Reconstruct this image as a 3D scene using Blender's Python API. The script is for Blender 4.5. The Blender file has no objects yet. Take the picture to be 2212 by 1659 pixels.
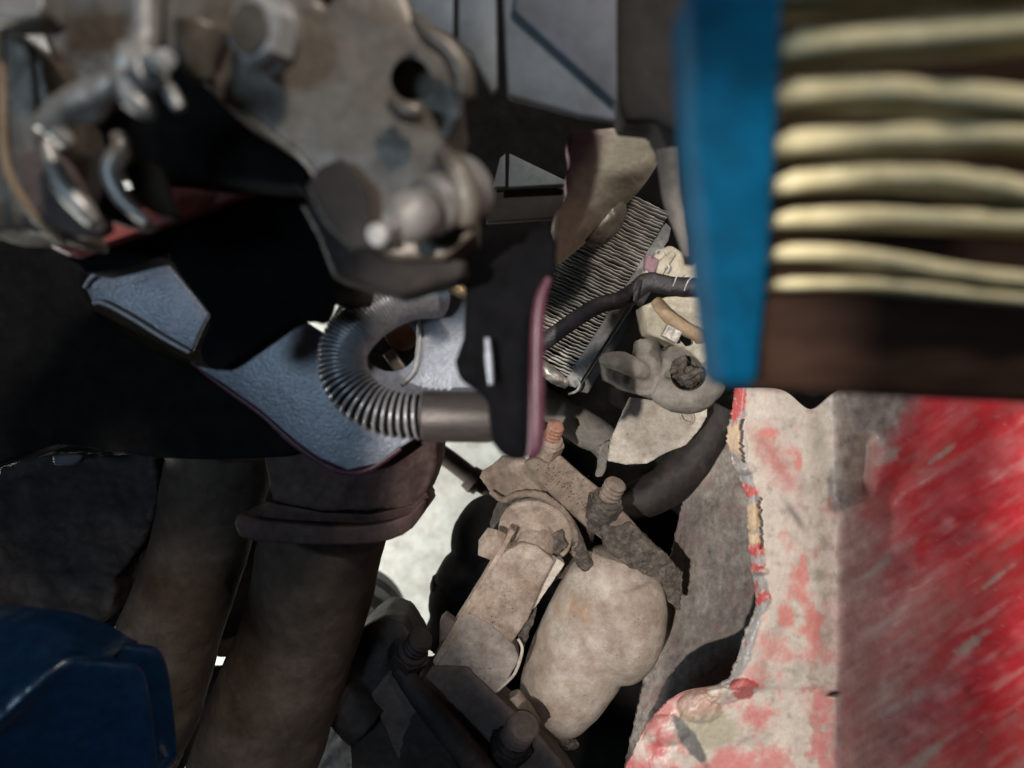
import bpy, bmesh, math, random
import numpy as np
from mathutils import Vector, Matrix, noise

random.seed(7)
sc = bpy.context.scene
COL = sc.collection
CAMZ = 1.10                       # the camera looks straight down into the engine bay, 1.10 m over the garage floor
K = 1659.0

# ------------------------------------------------------------------ camera
cd = bpy.data.cameras.new("camera"); cam = bpy.data.objects.new("camera", cd); COL.objects.link(cam)
cam.location = (0, 0, CAMZ)
cd.sensor_width = 36; cd.lens = 27; cd.clip_start = 0.01; cd.clip_end = 50
cd.dof.use_dof = True; cd.dof.focus_distance = 0.49; cd.dof.aperture_fstop = 5.6
sc.camera = cam

# ------------------------------------------------------------------ world, lamps, exposure
w = bpy.data.worlds.new("World"); sc.world = w; w.use_nodes = True
w.node_tree.nodes["Background"].inputs[0].default_value = (0.68, 0.70, 0.82, 1)
w.node_tree.nodes["Background"].inputs[1].default_value = 0.014
sc.view_settings.view_transform = 'Standard'; sc.view_settings.look = 'None'
sc.view_settings.exposure = 0.0; sc.view_settings.gamma = 1

def aim(o, target):
    d = Vector(target) - o.location
    o.rotation_euler = d.to_track_quat('-Z', 'Y').to_euler()

def lamp(name, kind, loc, target, power, color, size=0.1, **kw):
    l = bpy.data.lights.new(name, kind); l.energy = power; l.color = color
    if kind == 'AREA':
        l.shape = 'RECTANGLE'; l.size = size; l.size_y = kw.get('size_y', size)
    else:
        l.shadow_soft_size = size
    if kind == 'SPOT':
        l.spot_size = kw['angle']; l.spot_blend = kw['blend']
    o = bpy.data.objects.new(name, l); COL.objects.link(o); o.location = loc; aim(o, target)
    return o

OFF = [0.0]
def P(u, v, d):                   # a point seen at (u, v) of the 2212 x 1659 photograph, d metres below the lens
    d = d + OFF[0]
    return Vector(((u - 1106) / K * d, (829.5 - v) / K * d, CAMZ - d))

lamp("torch", 'SPOT', (-0.32, -0.04, CAMZ + 0.80), P(1575, 1125, .5), 66, (1.0, .95, .89), 0.009, angle=math.radians(16.0), blend=.24)
lamp("garage_light", 'AREA', (0.50, 0.88, CAMZ + 0.85), (0.0, 0.08, CAMZ - .25), 16.5, (1.0, .94, .88), .16)
lamp("window_light", 'AREA', (-0.42, -0.03, CAMZ + 0.70), (-0.08, 0, CAMZ - .3), 2.6, (.55, .77, 1.0), .20)
lamp("under_car_light", 'AREA', (-0.75, -0.1, 0.42), (-0.08, -0.18, 0), 15, (.98, 1.0, .95), .3)

# ------------------------------------------------------------------ materials
def new_mat(name):
    m = bpy.data.materials.new(name); m.use_nodes = True
    return m, m.node_tree.nodes, m.node_tree.links, m.node_tree.nodes["Principled BSDF"]

def N(nodes, t, **kw):
    n = nodes.new(t)
    for k, v in kw.items():
        if k in n.inputs: n.inputs[k].default_value = v
        else: setattr(n, k, v)
    return n

def c4(c): return (c[0], c[1], c[2], 1)

def mixc(nodes, links, fac, a, b):
    n = nodes.new('ShaderNodeMix'); n.data_type = 'RGBA'; n.clamp_factor = True
    for i, val in ((0, fac), (6, a), (7, b)):
        if isinstance(val, (tuple, list)): n.inputs[i].default_value = c4(val)
        elif isinstance(val, (int, float)): n.inputs[i].default_value = val
        else: links.new(val, n.inputs[i])
    return n.outputs[2]

def ramp(nodes, links, src, a, b):
    n = nodes.new('ShaderNodeMapRange'); n.inputs[1].default_value = a; n.inputs[2].default_value = b
    n.interpolation_type = 'SMOOTHSTEP'
    links.new(src, n.inputs[0]); return n.outputs[0]

def grime(name, c1, c2, dust=None, dust_amt=.5, rough=.8, metal=0.0, scale=60, bump=.25, bscale=500, specks=0.0,
          rust=None, rust_amt=.3, attr=False, spec=.4, coat=0, stretch=None):
    """Base mottled from c1 to c2, blotches of dust and rust over it, dark specks, grain as bump; dimensions in metres."""
    m, nd, lk, bs = new_mat(name)
    tc = N(nd, 'ShaderNodeTexCoord')
    co = tc.outputs['Object']
    if stretch:
        mp = N(nd, 'ShaderNodeMapping'); mp.inputs['Scale'].default_value = stretch
        mp.inputs['Rotation'].default_value = (0, 0, math.radians(35))
        lk.new(co, mp.inputs[0]); co = mp.outputs[0]
    def noise_(s, det=6, r=.6, off=0):
        n = N(nd, 'ShaderNodeTexNoise'); n.inputs['Scale'].default_value = s; n.inputs['Detail'].default_value = det
        n.inputs['Roughness'].default_value = r; n.noise_dimensions = '4D'; n.inputs['W'].default_value = off
        lk.new(co, n.inputs['Vector']); return n.outputs['Fac']
    if attr:
        at = N(nd, 'ShaderNodeVertexColor'); at.layer_name = 'tint'
        base = at.outputs['Color']
        nn = noise_(scale * 2, 8, .7, 2)
        dk = mixc(nd, lk, .5, base, base)
        mul = nd.new('ShaderNodeMix'); mul.data_type = 'RGBA'; mul.blend_type = 'MULTIPLY'
        mul.inputs[0].default_value = 1
        lk.new(base, mul.inputs[6])
        lk.new(mixc(nd, lk, ramp(nd, lk, nn, .3, .7), (.90, .89, .88), (1.06, 1.06, 1.06)), mul.inputs[7])
        col = mul.outputs[2]
    else:
        col = mixc(nd, lk, ramp(nd, lk, noise_(scale * 1.5, 9, .70, 1), .28, .72), c1, c2)
    if dust:
        col = mixc(nd, lk, ramp(nd, lk, noise_(scale * .8, 9, .70, 5), .58 - dust_amt * .4, .86 - dust_amt * .4), col, dust)
    if rust:
        col = mixc(nd, lk, ramp(nd, lk, noise_(scale * .7, 9, .7, 9), .70 - rust_amt * .4, .80 - rust_amt * .4), col, rust)
    fine = nd.new('ShaderNodeMix'); fine.data_type = 'RGBA'; fine.blend_type = 'MULTIPLY'; fine.inputs[0].default_value = 1
    lk.new(col, fine.inputs[6])
    lk.new(mixc(nd, lk, ramp(nd, lk, noise_(scale * 3.3, 10, .75, 40), .30, .66), (.94, .93, .92) if attr else (.70, .66, .63), (1.03, 1.03, 1.03) if attr else (1.08, 1.08, 1.08)), fine.inputs[7]); col = fine.outputs[2]
    if specks:
        vo = N(nd, 'ShaderNodeTexVoronoi'); vo.inputs['Scale'].default_value = max(scale, 45) * 8.5
        vo.inputs['Randomness'].default_value = 1
        lk.new(co, vo.inputs['Vector'])
        s1 = ramp(nd, lk, vo.outputs['Distance'], .26, .14)
        s2 = ramp(nd, lk, noise_(scale * 3.1, 6, .8, 12), .52, .62)
        mm = N(nd, 'ShaderNodeMath'); mm.operation = 'MULTIPLY'
        lk.new(s1, mm.inputs[0]); lk.new(s2, mm.inputs[1])
        m2 = N(nd, 'ShaderNodeMath'); m2.operation = 'MULTIPLY'; m2.inputs[1].default_value = specks
        lk.new(mm.outputs[0], m2.inputs[0])
        col = mixc(nd, lk, m2.outputs[0], col, (.02, .017, .015))
    lk.new(col, bs.inputs['Base Color'])
    bs.inputs['Metallic'].default_value = metal
    bs.inputs['Specular IOR Level'].default_value = spec
    rr = nd.new('ShaderNodeMapRange'); rr.inputs[3].default_value = max(.05, rough - .12); rr.inputs[4].default_value = min(1, rough + .12)
    lk.new(noise_(scale * 1.5, 5, .6, 20), rr.inputs[0]); lk.new(rr.outputs[0], bs.inputs['Roughness'])
    if coat: bs.inputs['Coat Weight'].default_value = coat; bs.inputs['Coat Roughness'].default_value = .15
    if bump:
        a = noise_(bscale, 6, .6, 30); b = noise_(scale * 1.2, 4, .5, 31)
        ad = N(nd, 'ShaderNodeMath'); ad.operation = 'MULTIPLY_ADD'; ad.inputs[1].default_value = .45
        bm_ = N(nd, 'ShaderNodeMath'); bm_.operation = 'MULTIPLY'; bm_.inputs[1].default_value = .35; lk.new(b, bm_.inputs[0])
        lk.new(a, ad.inputs[0]); lk.new(bm_.outputs[0], ad.inputs[2])
        bp = N(nd, 'ShaderNodeBump'); bp.inputs['Strength'].default_value = bump; bp.inputs['Distance'].default_value = .002
        lk.new(ad.outputs[0], bp.inputs['Height']); lk.new(bp.outputs['Normal'], bs.inputs['Normal'])
    return m

M = dict(
    concrete=grime('pale_concrete', (.50, .50, .47), (.66, .66, .62), dust=(.42, .41, .37), dust_amt=.30, rough=.9, scale=14, bump=.3, bscale=160),
    beige=grime('dusty_beige_metal', (.17, .12, .092), (.34, .26, .205), dust=(.42, .345, .285), dust_amt=.40, rust=(.30, .17, .10), rust_amt=.14, rough=.85, scale=60, specks=.6, bump=.75, bscale=700),
    beigedark=grime('brown_beige_metal', (.12, .088, .066), (.235, .18, .143), dust=(.34, .275, .225), dust_amt=.30, rust=(.25, .14, .08), rust_amt=.12, rough=.85, scale=60, specks=.5, bump=.75, bscale=700),
    yokegrey=grime('grey_beige_metal', (.15, .12, .10), (.26, .22, .19), dust=(.34, .29, .25), dust_amt=.35, rust=(.28, .18, .12), rust_amt=.12, rough=.85, scale=50, specks=.6, bump=.75, bscale=700),
    cream=grime('dusty_cream_cast', (.25, .18, .135), (.47, .415, .355), dust=(.25, .19, .15), dust_amt=.30, rust=(.36, .22, .14), rust_amt=.30, rough=.8, scale=26, specks=.6, bump=.75, bscale=600),
    pale=grime('pale_dusty_plate', (.37, .315, .26), (.54, .485, .415), dust=(.40, .35, .29), dust_amt=.35, rust=(.5, .27, .15), rust_amt=.06, rough=.9, scale=50, specks=.9, bump=.75, bscale=700),
    crust=grime('oily_dirt_crust', (.03, .025, .021), (.12, .098, .08), dust=(.20, .165, .135), dust_amt=.28, rough=.95, scale=160, bump=1.0, bscale=1200, specks=.6),
    greasy=grime('greasy_dark_cast', (.012, .009, .008), (.032, .024, .021), dust=(.06, .045, .038), dust_amt=.25, rough=.7, scale=50, bump=.35),
    gearcase=grime('brown_grey_cast', (.075, .055, .048), (.12, .09, .08), dust=(.15, .115, .10), dust_amt=.35, rough=.85, scale=45, bump=.35, specks=.5),
    rustpipe=grime('rusted_exhaust', (.042, .029, .021), (.095, .067, .049), dust=(.12, .09, .07), dust_amt=.28, rust=(.17, .07, .03), rust_amt=.25, rough=.85, scale=26, bump=.3, bscale=350),
    rustflange=grime('rusted_flange', (.045, .025, .022), (.09, .052, .043), dust=(.12, .08, .066), dust_amt=.2, rust=(.24, .09, .04), rust_amt=.22, rough=.7, scale=70, bump=.5, bscale=600),
    rustbolt=grime('rusty_thread', (.25, .11, .07), (.38, .20, .14), dust=(.33, .24, .19), dust_amt=.3, rough=.85, scale=150, bump=.4, bscale=900),
    black=grime('black_housing', (.003, .003, .0035), (.006, .0055, .007), rough=.8, scale=40, bump=.12, spec=.05),
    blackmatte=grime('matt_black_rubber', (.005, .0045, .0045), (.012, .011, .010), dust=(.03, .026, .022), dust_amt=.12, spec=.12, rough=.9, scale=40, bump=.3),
    plum_glint=grime('plum_highlight', (.075, .025, .038), (.12, .05, .068), rough=.38, scale=60, bump=.1, spec=.3),
    darkgrey=grime('dark_grey_underside', (.05, .052, .055), (.11, .11, .115), dust=(.21, .20, .18), dust_amt=.30, rough=.7, scale=35, bump=.3, specks=.5),
    alu=grime('dull_aluminium', (.32, .295, .265), (.42, .395, .36), dust=(.26, .23, .19), dust_amt=.25, rough=.40, metal=.4, scale=60, bump=.2, bscale=400),
    aludark=grime('soiled_aluminium', (.14, .115, .09), (.20, .172, .14), dust=(.12, .095, .075), dust_amt=.25, rough=.42, metal=.35, scale=50, bump=.25, bscale=400),
    nipple=grime('zinc_grey_fitting', (.20, .185, .17), (.30, .28, .26), dust=(.16, .14, .12), dust_amt=.3, rough=.5, metal=.3, scale=80, bump=.2),
    bright=grime('bright_worn_metal', (.42, .40, .38), (.54, .53, .52), rough=.45, metal=.25, scale=80, bump=.15),
    bracket=grime('blue_grey_powder_coat', (.24, .26, .31), (.31, .33, .39), dust=(.27, .24, .28), dust_amt=.2, rough=.30, scale=90, bump=.45, bscale=650, spec=1.0),
    redback=grime('red_reflection_tint', (.36, .10, .10), (.48, .15, .14), rough=.5, scale=40, bump=.2, bscale=300),
    hose=grime('grey_steel_coil', (.40, .39, .40), (.55, .54, .55), rough=.32, metal=.45, scale=120, bump=.1, bscale=900),
    cuff=grime('brushed_dark_cuff', (.09, .075, .07), (.16, .135, .125), rough=.4, metal=.5, scale=90, bump=.2, stretch=(1, 12, 1)),
    blue=grime('blue_rubber_seal', (.0, .055, .115), (.0, .07, .15), rough=.6, scale=40, bump=.08, spec=.12),
    bluehose=grime('dark_blue_silicone', (.001, .010, .028), (.002, .014, .040), rough=.30, scale=60, bump=.2, spec=.6),
    paper=grime('cream_filter_paper', (.55, .475, .28), (.63, .55, .335), spec=.05, rough=.95, scale=60, bump=.15, bscale=500),
    brownbody=grime('brown_filter_frame', (.022, .010, .006), (.045, .022, .013), spec=.15, rough=.8, scale=30, bump=.15, stretch=(1, 6, 1)),
    coolgrey=grime('cool_grey_sheet', (.12, .135, .15), (.15, .168, .185), dust=(.12, .13, .14), dust_amt=.2, rough=.55, scale=22, bump=.1),
    coolgrey2=grime('darker_grey_sheet', (.10, .105, .12), (.115, .12, .138), rough=.6, scale=22, bump=.1),  # slightly darker than the other grey sheet
    browncol=grime('dark_brown_pillar', (.016, .013, .011), (.032, .026, .022), rough=.8, scale=30, bump=.2),
    fin=grime('dusty_radiator_fin', (.40, .38, .335), (.62, .595, .55), dust=(.22, .20, .175), dust_amt=.3, rough=.75, scale=110, bump=.3, bscale=900),
    rail=grime('dusty_side_rail', (.19, .195, .195), (.33, .33, .32), dust=(.24, .225, .2), dust_amt=.3, rough=.75, scale=110, bump=.4, bscale=900),
    armpale=grime('sandy_yellow_casting', (.46, .43, .31), (.64, .60, .46), dust=(.42, .40, .31), dust_amt=.3, rough=.8, scale=90, bump=.6, bscale=900, specks=.6),
    armtint=grime('sandy_plum_sheen_casting', (1, 1, 1), (1, 1, 1), rough=.7, scale=90, bump=.3, bscale=900, attr=True, specks=.5),
    armplum=grime('plum_side_casting', (.17, .085, .105), (.25, .155, .18), rough=.55, scale=50, bump=.2),
    tape=grime('dark_taped_loom', (.012, .010, .012), (.024, .019, .024), dust=(.06, .04, .042), dust_amt=.25, rough=.5, scale=90, bump=.5, spec=.4),
    clip=grime('yellowed_plastic', (.36, .32, .24), (.50, .46, .36), dust=(.30, .24, .17), dust_amt=.35, rough=.6, scale=70, bump=.25),
    tan=grime('tan_rubber_lip', (.24, .165, .10), (.32, .23, .145), rough=.7, scale=60, bump=.2),
    greycast=grime('grey_brown_cast', (.13, .115, .10), (.22, .195, .17), dust=(.28, .25, .215), dust_amt=.3, rough=.8, scale=45, bump=.35, specks=.6),
    panel=grime('grainy_grey_panel', (.17, .15, .13), (.42, .38, .335), dust=(.33, .22, .21), dust_amt=.34, rough=.92, scale=70, bump=1.0, bscale=1100, specks=.8),
    paint=grime('weathered_red_paint', (1, 1, 1), (1, 1, 1), rough=.48, scale=130, bump=.06, coat=.06, bscale=1300, attr=True, specks=.85, spec=.45),
    orange=grime('rusty_orange_ring', (.12, .045, .015), (.19, .075, .03), rough=.5, scale=80, bump=.2),
    brass=grime('dull_brass', (.45, .30, .13), (.55, .42, .24), rough=.4, metal=.4, scale=100, bump=.3),
)

# ------------------------------------------------------------------ mesh helpers
WLOC = {}
def link(name, verts, faces, mat, parent=None, smooth=35, colors=None):
    verts = np.asarray([tuple(v) for v in verts], dtype=float)
    c = verts.mean(0)
    me = bpy.data.meshes.new(name)
    me.from_pydata((verts - c).tolist(), [], faces)
    me.validate(); me.update()
    bm = bmesh.new(); bm.from_mesh(me); bmesh.ops.recalc_face_normals(bm, faces=bm.faces); bm.to_mesh(me); bm.free()
    me.materials.append(mat if not isinstance(mat, str) else M[mat])
    if colors is not None:
        a = me.color_attributes.new('tint', 'FLOAT_COLOR', 'POINT')
        a.data.foreach_set('color', np.c_[colors, np.ones(len(colors))].astype(np.float32).ravel())
    me.polygons.foreach_set('use_smooth', [True] * len(me.polygons))
    if smooth is not None: me.set_sharp_from_angle(angle=math.radians(smooth))
    o = bpy.data.objects.new(name, me); COL.objects.link(o)
    WLOC[o.name] = Vector(c); o.location = c
    if parent: adopt(o, parent)
    return o

def adopt(o, parent):
    o.parent = parent; o.location = WLOC[o.name] - WLOC[parent.name]

def tag(o, label, cat, group=None, kind=None):
    o['label'] = label; o['category'] = cat
    if group: o['group'] = group
    if kind: o['kind'] = kind
    return o

def thing(name, label, cat, loc, group=None):
    o = bpy.data.objects.new(name, None); COL.objects.link(o); o.location = loc; o.empty_display_size = .01
    WLOC[o.name] = Vector(loc)
    return tag(o, label, cat, group)

def bake(o):
    bpy.context.view_layer.update()
    dg = bpy.context.evaluated_depsgraph_get()
    me = bpy.data.meshes.new_from_object(o.evaluated_get(dg))
    o.modifiers.clear(); old = o.data; o.data = me; me.name = old.name
    return o

def bevel(o, wd=.0015, seg=3):
    b = o.modifiers.new('bevel', 'BEVEL'); b.width = wd; b.segments = seg; b.limit_method = 'ANGLE'; b.angle_limit = math.radians(40)
    bake(o); o.data.polygons.foreach_set('use_smooth', [True] * len(o.data.polygons)); o.data.set_sharp_from_angle(angle=math.radians(50))
    return o

TEX = {}
def lumpy(o, voxel=.0012, amp=.0008, size=.006, smooth=2):
    r = o.modifiers.new('r', 'REMESH'); r.mode = 'VOXEL'; r.voxel_size = voxel; r.use_smooth_shade = True
    if smooth:
        s = o.modifiers.new('s', 'SMOOTH'); s.iterations = smooth; s.factor = .5
    if amp:
        k = round(size, 5)
        if k not in TEX:
            t = bpy.data.textures.new('clouds', 'CLOUDS'); t.noise_scale = size; t.noise_depth = 3; TEX[k] = t
        d = o.modifiers.new('d', 'DISPLACE'); d.texture = TEX[k]; d.strength = amp * 2; d.mid_level = .5; d.texture_coords = 'LOCAL'
    bake(o)
    o.data.polygons.foreach_set('use_smooth', [True] * len(o.data.polygons))
    return o

def cr(pts, n=6, closed=False):
    """Catmull-Rom through the points (any dimension)."""
    pts = [np.array(p, dtype=float) for p in pts]; L = len(pts); out = []
    rng = range(L) if closed else range(L - 1)
    for i in rng:
        if closed: p0, p1, p2, p3 = pts[(i - 1) % L], pts[i], pts[(i + 1) % L], pts[(i + 2) % L]
        else: p0, p1, p2, p3 = pts[max(i - 1, 0)], pts[i], pts[i + 1], pts[min(i + 2, L - 1)]
        for k in range(n):
            t = k / n
            out.append(.5 * (2 * p1 + (p2 - p0) * t + (2 * p0 - 5 * p1 + 4 * p2 - p3) * t * t + (3 * p1 - p0 - 3 * p2 + p3) * t ** 3))
    if not closed: out.append(pts[-1])
    return out

def slab_data(outline, thick, curve=0):
    pts = cr(outline, curve, True) if curve else outline
    top = [P(*p) for p in pts]
    bot = [p - Vector((0, 0, thick)) for p in top]
    n = len(top)
    vs = top + bot
    fs = [list(range(n)), list(range(2 * n - 1, n - 1, -1))]
    fs += [[i, (i + 1) % n, n + (i + 1) % n, n + i] for i in range(n)]
    bm = bmesh.new(); bv = [bm.verts.new(v) for v in vs]
    for f in fs:
        try: bm.faces.new([bv[i] for i in f])
        except ValueError: pass
    bmesh.ops.triangulate(bm, faces=[f for f in bm.faces if len(f.verts) > 4])
    bm.verts.index_update()
    r = [v.co.copy() for v in bm.verts], [[v.index for v in f.verts] for f in bm.faces]
    bm.free(); return r

def slab(name, outline, thick, mat, parent=None, curve=0, bev=.0015, lump=None):
    v, f = slab_data(outline, thick, curve)
    o = link(name, v, f, mat, parent)
    if lump: lumpy(o, *lump)
    elif bev: bevel(o, bev)
    return o

def frames(path):
    path = [Vector(p) for p in path]; n = len(path); T = []
    for i in range(n):
        a, b = path[max(i - 1, 0)], path[min(i + 1, n - 1)]
        j = 1
        while (b - a).length < 1e-7 and j < n:
            j += 1; a, b = path[max(i - j, 0)], path[min(i + j, n - 1)]
        T.append((b - a).normalized())
    up = Vector((0, 0, 1)) if abs(T[0].z) < .9 else Vector((1, 0, 0))
    nrm = (up - T[0] * up.dot(T[0])).normalized(); out = []
    for t in T:
        nrm = (nrm - t * nrm.dot(t)).normalized(); out.append((t, nrm, t.cross(nrm)))
    return path, out

def tube_data(path, radii, seg=24, flat=1.0, caps=True, rfn=None):
    path, fr = frames(path); n = len(path)
    if not hasattr(radii, '__len__'): radii = [radii] * n
    vs = []; fs = []
    for i in range(n):
        t, a, b = fr[i]
        for j in range(seg):
            th = 2 * math.pi * j / seg
            r = radii[i] if rfn is None else rfn(i, th, radii[i])
            vs.append(path[i] + a * (math.cos(th) * r * flat) + b * (math.sin(th) * r))
    for i in range(n - 1):
        for j in range(seg):
            fs.append([i * seg + j, i * seg + (j + 1) % seg, (i + 1) * seg + (j + 1) % seg, (i + 1) * seg + j])
    if caps:
        fs.append(list(range(seg))[::-1]); fs.append([(n - 1) * seg + j for j in range(seg)])
    return vs, fs

def tube(name, path, radii, mat, parent=None, seg=24, flat=1.0, smooth=35, lump=None, caps=True, rfn=None):
    v, f = tube_data(path, radii, seg, flat, caps, rfn)
    o = link(name, v, f, mat, parent, smooth)
    if lump: lumpy(o, *lump)
    return o

def upath(pts, n=8):
    """Smooth path through photo points, with an optional 4th value as radius."""
    w_ = [list(P(p[0], p[1], p[2])) + ([p[3]] if len(p) > 3 else []) for p in pts]
    s = cr(w_, n)
    return [Vector(q[:3]) for q in s], ([q[3] for q in s] if len(pts[0]) > 3 else None)

def axis_prof(base, axis, prof):
    """Path and radii of a turned shape: prof = [(distance along axis, radius), ...]."""
    a = Vector(axis).normalized(); b = Vector(base)
    # tiny offsets keep steps sharp
    out = []; last = None
    for h, r in prof:
        if last is not None and h <= last: h = last + 1e-5
        out.append((h, r)); last = h
    return [b + a * h for h, r in out], [max(r, 1e-5) for h, r in out]

def turned(name, base, axis, prof, mat, parent=None, seg=32, lump=None, smooth=35):
    p, r = axis_prof(base, axis, prof)
    return tube(name, p, r, mat, parent, seg, smooth=smooth, lump=lump)

def thread(name, base, axis, r, L, pitch, mat, parent=None, seg=28, depth=.16):
    a = Vector(axis).normalized(); n = int(L / pitch * 14)
    path = [Vector(base) + a * (L * i / n) for i in range(n + 1)]
    def rf(i, th, rr):
        ph = (L * i / n / pitch + th / (2 * math.pi)) % 1
        k = abs(ph * 2 - 1)
        e = 1 if i < n else .86
        return rr * (1 - depth * k) * e
    return tube(name, path, r, mat, parent, seg, rfn=rf, smooth=60)

def hexnut(name, base, axis, r, h, mat, parent=None, rot=0, lump=None, bev=.0007):
    a = Vector(axis).normalized()
    up = Vector((0, 0, 1)) if abs(a.z) < .9 else Vector((1, 0, 0))
    x = (up - a * up.dot(a)).normalized(); y = a.cross(x)
    vs = []
    for k in (0, h):
        for j in range(6):
            th = rot + math.pi / 3 * j
            vs.append(Vector(base) + a * k + x * math.cos(th) * r + y * math.sin(th) * r)
    fs = [[0, 1, 2, 3, 4, 5], [11, 10, 9, 8, 7, 6]] + [[j, (j + 1) % 6, 6 + (j + 1) % 6, 6 + j] for j in range(6)]
    o = link(name, vs, fs, mat, parent)
    if lump: lumpy(o, *lump)
    else: bevel(o, bev, 2)
    return o

def boxm(name, c, size, mat, parent=None, rot=(0, 0, 0), bev=.001, lump=None):
    R = Matrix.Rotation(rot[2], 3, 'Z') @ Matrix.Rotation(rot[1], 3, 'Y') @ Matrix.Rotation(rot[0], 3, 'X')
    vs = [Vector(c) + R @ Vector((sx * size[0] / 2, sy * size[1] / 2, sz * size[2] / 2)) for sz in (-1, 1) for sy in (-1, 1) for sx in (-1, 1)]
    fs = [[0, 1, 3, 2], [4, 6, 7, 5], [0, 4, 5, 1], [2, 3, 7, 6], [0, 2, 6, 4], [1, 5, 7, 3]]
    o = link(name, vs, fs, mat, parent)
    if lump: lumpy(o, *lump)
    elif bev: bevel(o, bev)
    return o

def merged(name, datas, mat, parent=None, lump=(.0015, .0006, .01)):
    """Several rough shapes grown into one continuous casting."""
    V = []; F = []
    for v, f in datas:
        k = len(V); V += list(v); F += [[i + k for i in q] for q in f]
    o = link(name, V, F, mat, parent)
    lumpy(o, *lump); return o

def cut(o, cutter):
    b = o.modifiers.new('b', 'BOOLEAN'); b.operation = 'DIFFERENCE'; b.object = cutter; b.solver = 'EXACT'
    bake(o); bpy.data.objects.remove(cutter)
    o.data.polygons.foreach_set('use_smooth', [True] * len(o.data.polygons)); o.data.set_sharp_from_angle(angle=math.radians(40))
    return o

def fb(x, y, z=0, oct_=4): return .6 * fbm(x, y, z, oct_)
def fbm(x, y, z=0, oct_=4):
    return noise.fractal(Vector((x, y, z)), 1.0, 2.0, oct_)

def sheet(name, rows, nu, nv, mat, parent=None, thick=.002, disp=None, color=None):
    """rows[r][c] = (u, v, d): a pressed sheet through a net of points, refined, with real thickness."""
    cols = [cr([list(p) for p in row], nu) for row in rows]
    G = []
    for c in range(len(cols[0])):
        G.append(cr([cols[r][c] for r in range(len(cols))], nv))
    nc, nr = len(G), len(G[0])
    vs = []; co = []
    for r in range(nr):
        for c in range(nc):
            u, v, d = G[c][r][:3]
            s, t = c / (nc - 1), r / (nr - 1)
            if disp: u, v, d = disp(u, v, d, s, t)
            vs.append(P(u, v, d))
            if color: co.append(color(u, v, s, t))
    fs = [[r * nc + c, r * nc + c + 1, (r + 1) * nc + c + 1, (r + 1) * nc + c] for r in range(nr - 1) for c in range(nc - 1)]
    n0 = len(vs)
    # underside and rim
    vs2 = [v - Vector((0, 0, thick)) for v in vs]
    allv = vs + vs2
    fs2 = [[i + n0 for i in f][::-1] for f in fs]
    ring = [c for c in range(nc)] + [r * nc + nc - 1 for r in range(1, nr)] + [(nr - 1) * nc + c for c in range(nc - 2, -1, -1)] + [r * nc for r in range(nr - 2, 0, -1)]
    rim = [[ring[i], ring[(i + 1) % len(ring)], ring[(i + 1) % len(ring)] + n0, ring[i] + n0] for i in range(len(ring))]
    return link(name, allv, fs + fs2 + rim, mat, parent, smooth=60, colors=(co + co) if color else None)

# ================================================================== SETTING
floor = link('floor', [(-3, -3, 0), (3, -3, 0), (3, 3, 0), (-3, 3, 0)], [[0, 1, 2, 3]], 'concrete')
tag(floor, 'pale concrete garage floor seen through the gap below the engine', 'floor', kind='structure')

# ================================================================== AIR FILTER (near, upper right)
FD = lambda v: .135 + .040 * (v / 840.0)
af = thing('air_filter', 'panel air filter with cream pleats and a bright blue seal, blurred at upper right', 'air filter', P(1950, 840, .20))
slab('seal', [(1487, -60, .130), (1700, -60, .130), (1690, 200, .142), (1668, 560, .160), (1640, 838, .174), (1560, 832, .176), (1535, 620, .165), (1500, 300, .148)],
     .018, 'blue', af, bev=.003)
slab('frame', [(1644, 640, .1745), (2420, 655, .1745), (2420, 878, .183), (2212, 869, .183), (1900, 853, .183), (1648, 838, .183)], .02, 'brownbody', af, bev=.002)
PL = [((1700, -48), (1950, -60), (2420, -85)), ((1700, 88), (1950, 66), (2420, 30)), ((1692, 192), (1900, 183), (2110, 196), (2420, 232)),
      ((1690, 300), (1900, 288), (2150, 283), (2420, 296)), ((1688, 390), (1900, 372), (2080, 378), (2220, 402), (2420, 455)),
      ((1686, 468), (1900, 462), (2150, 472), (2420, 482)), ((1684, 541), (1850, 545), (2050, 578), (2200, 598), (2420, 612)),
      ((1682, 610), (1900, 612), (2200, 642), (2420, 652))]
WD = [58, 56, 52, 50, 46, 40, 33, 24]
first = None
for i, pl in enumerate(PL):
    c = cr(pl, 14); vs = []; fs = []
    wpx = WD[i]
    sec = [(-.10, 15.), (-.30, 7.), (-.48, 2.0), (-.42, .45), (-.2, .0), (.2, 0), (.42, .45), (.48, 2.0), (.30, 7.), (.10, 15.)]
    inner = [(a * .72, b + 1.2) for a, b in sec[::-1]]
    S = sec + inner; m_ = len(S)
    for k, q in enumerate(c):
        u, v = q[0], q[1]; d = FD(v) + .0006 * math.sin(k * .5 + i)
        ww = wpx * (1 + .05 * math.sin(k * .37 + i * 2))
        endf = .55 + .45 * min(1, k / 3.0)
        for a, b in S:
            vs.append(P(u, v + a * ww * endf, d) + Vector((0, 0, -(b + (1 - endf) * 4) * .001)))
    for k in range(len(c) - 1):
        for j in range(m_):
            fs.append([k * m_ + j, k * m_ + (j + 1) % m_, (k + 1) * m_ + (j + 1) % m_, (k + 1) * m_ + j])
    fs.append(list(range(m_))); fs.append([(len(c) - 1) * m_ + j for j in range(m_)])
    link('pleat', vs, fs, 'paper', af, smooth=60)
slab('valley_shade', [(1660, -80, .158), (2420, -80, .158), (2420, 680, .192), (1650, 680, .192)], .004, 'brownbody', af, bev=0)  # dark sheet stands in for the shade between the pleats

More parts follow.
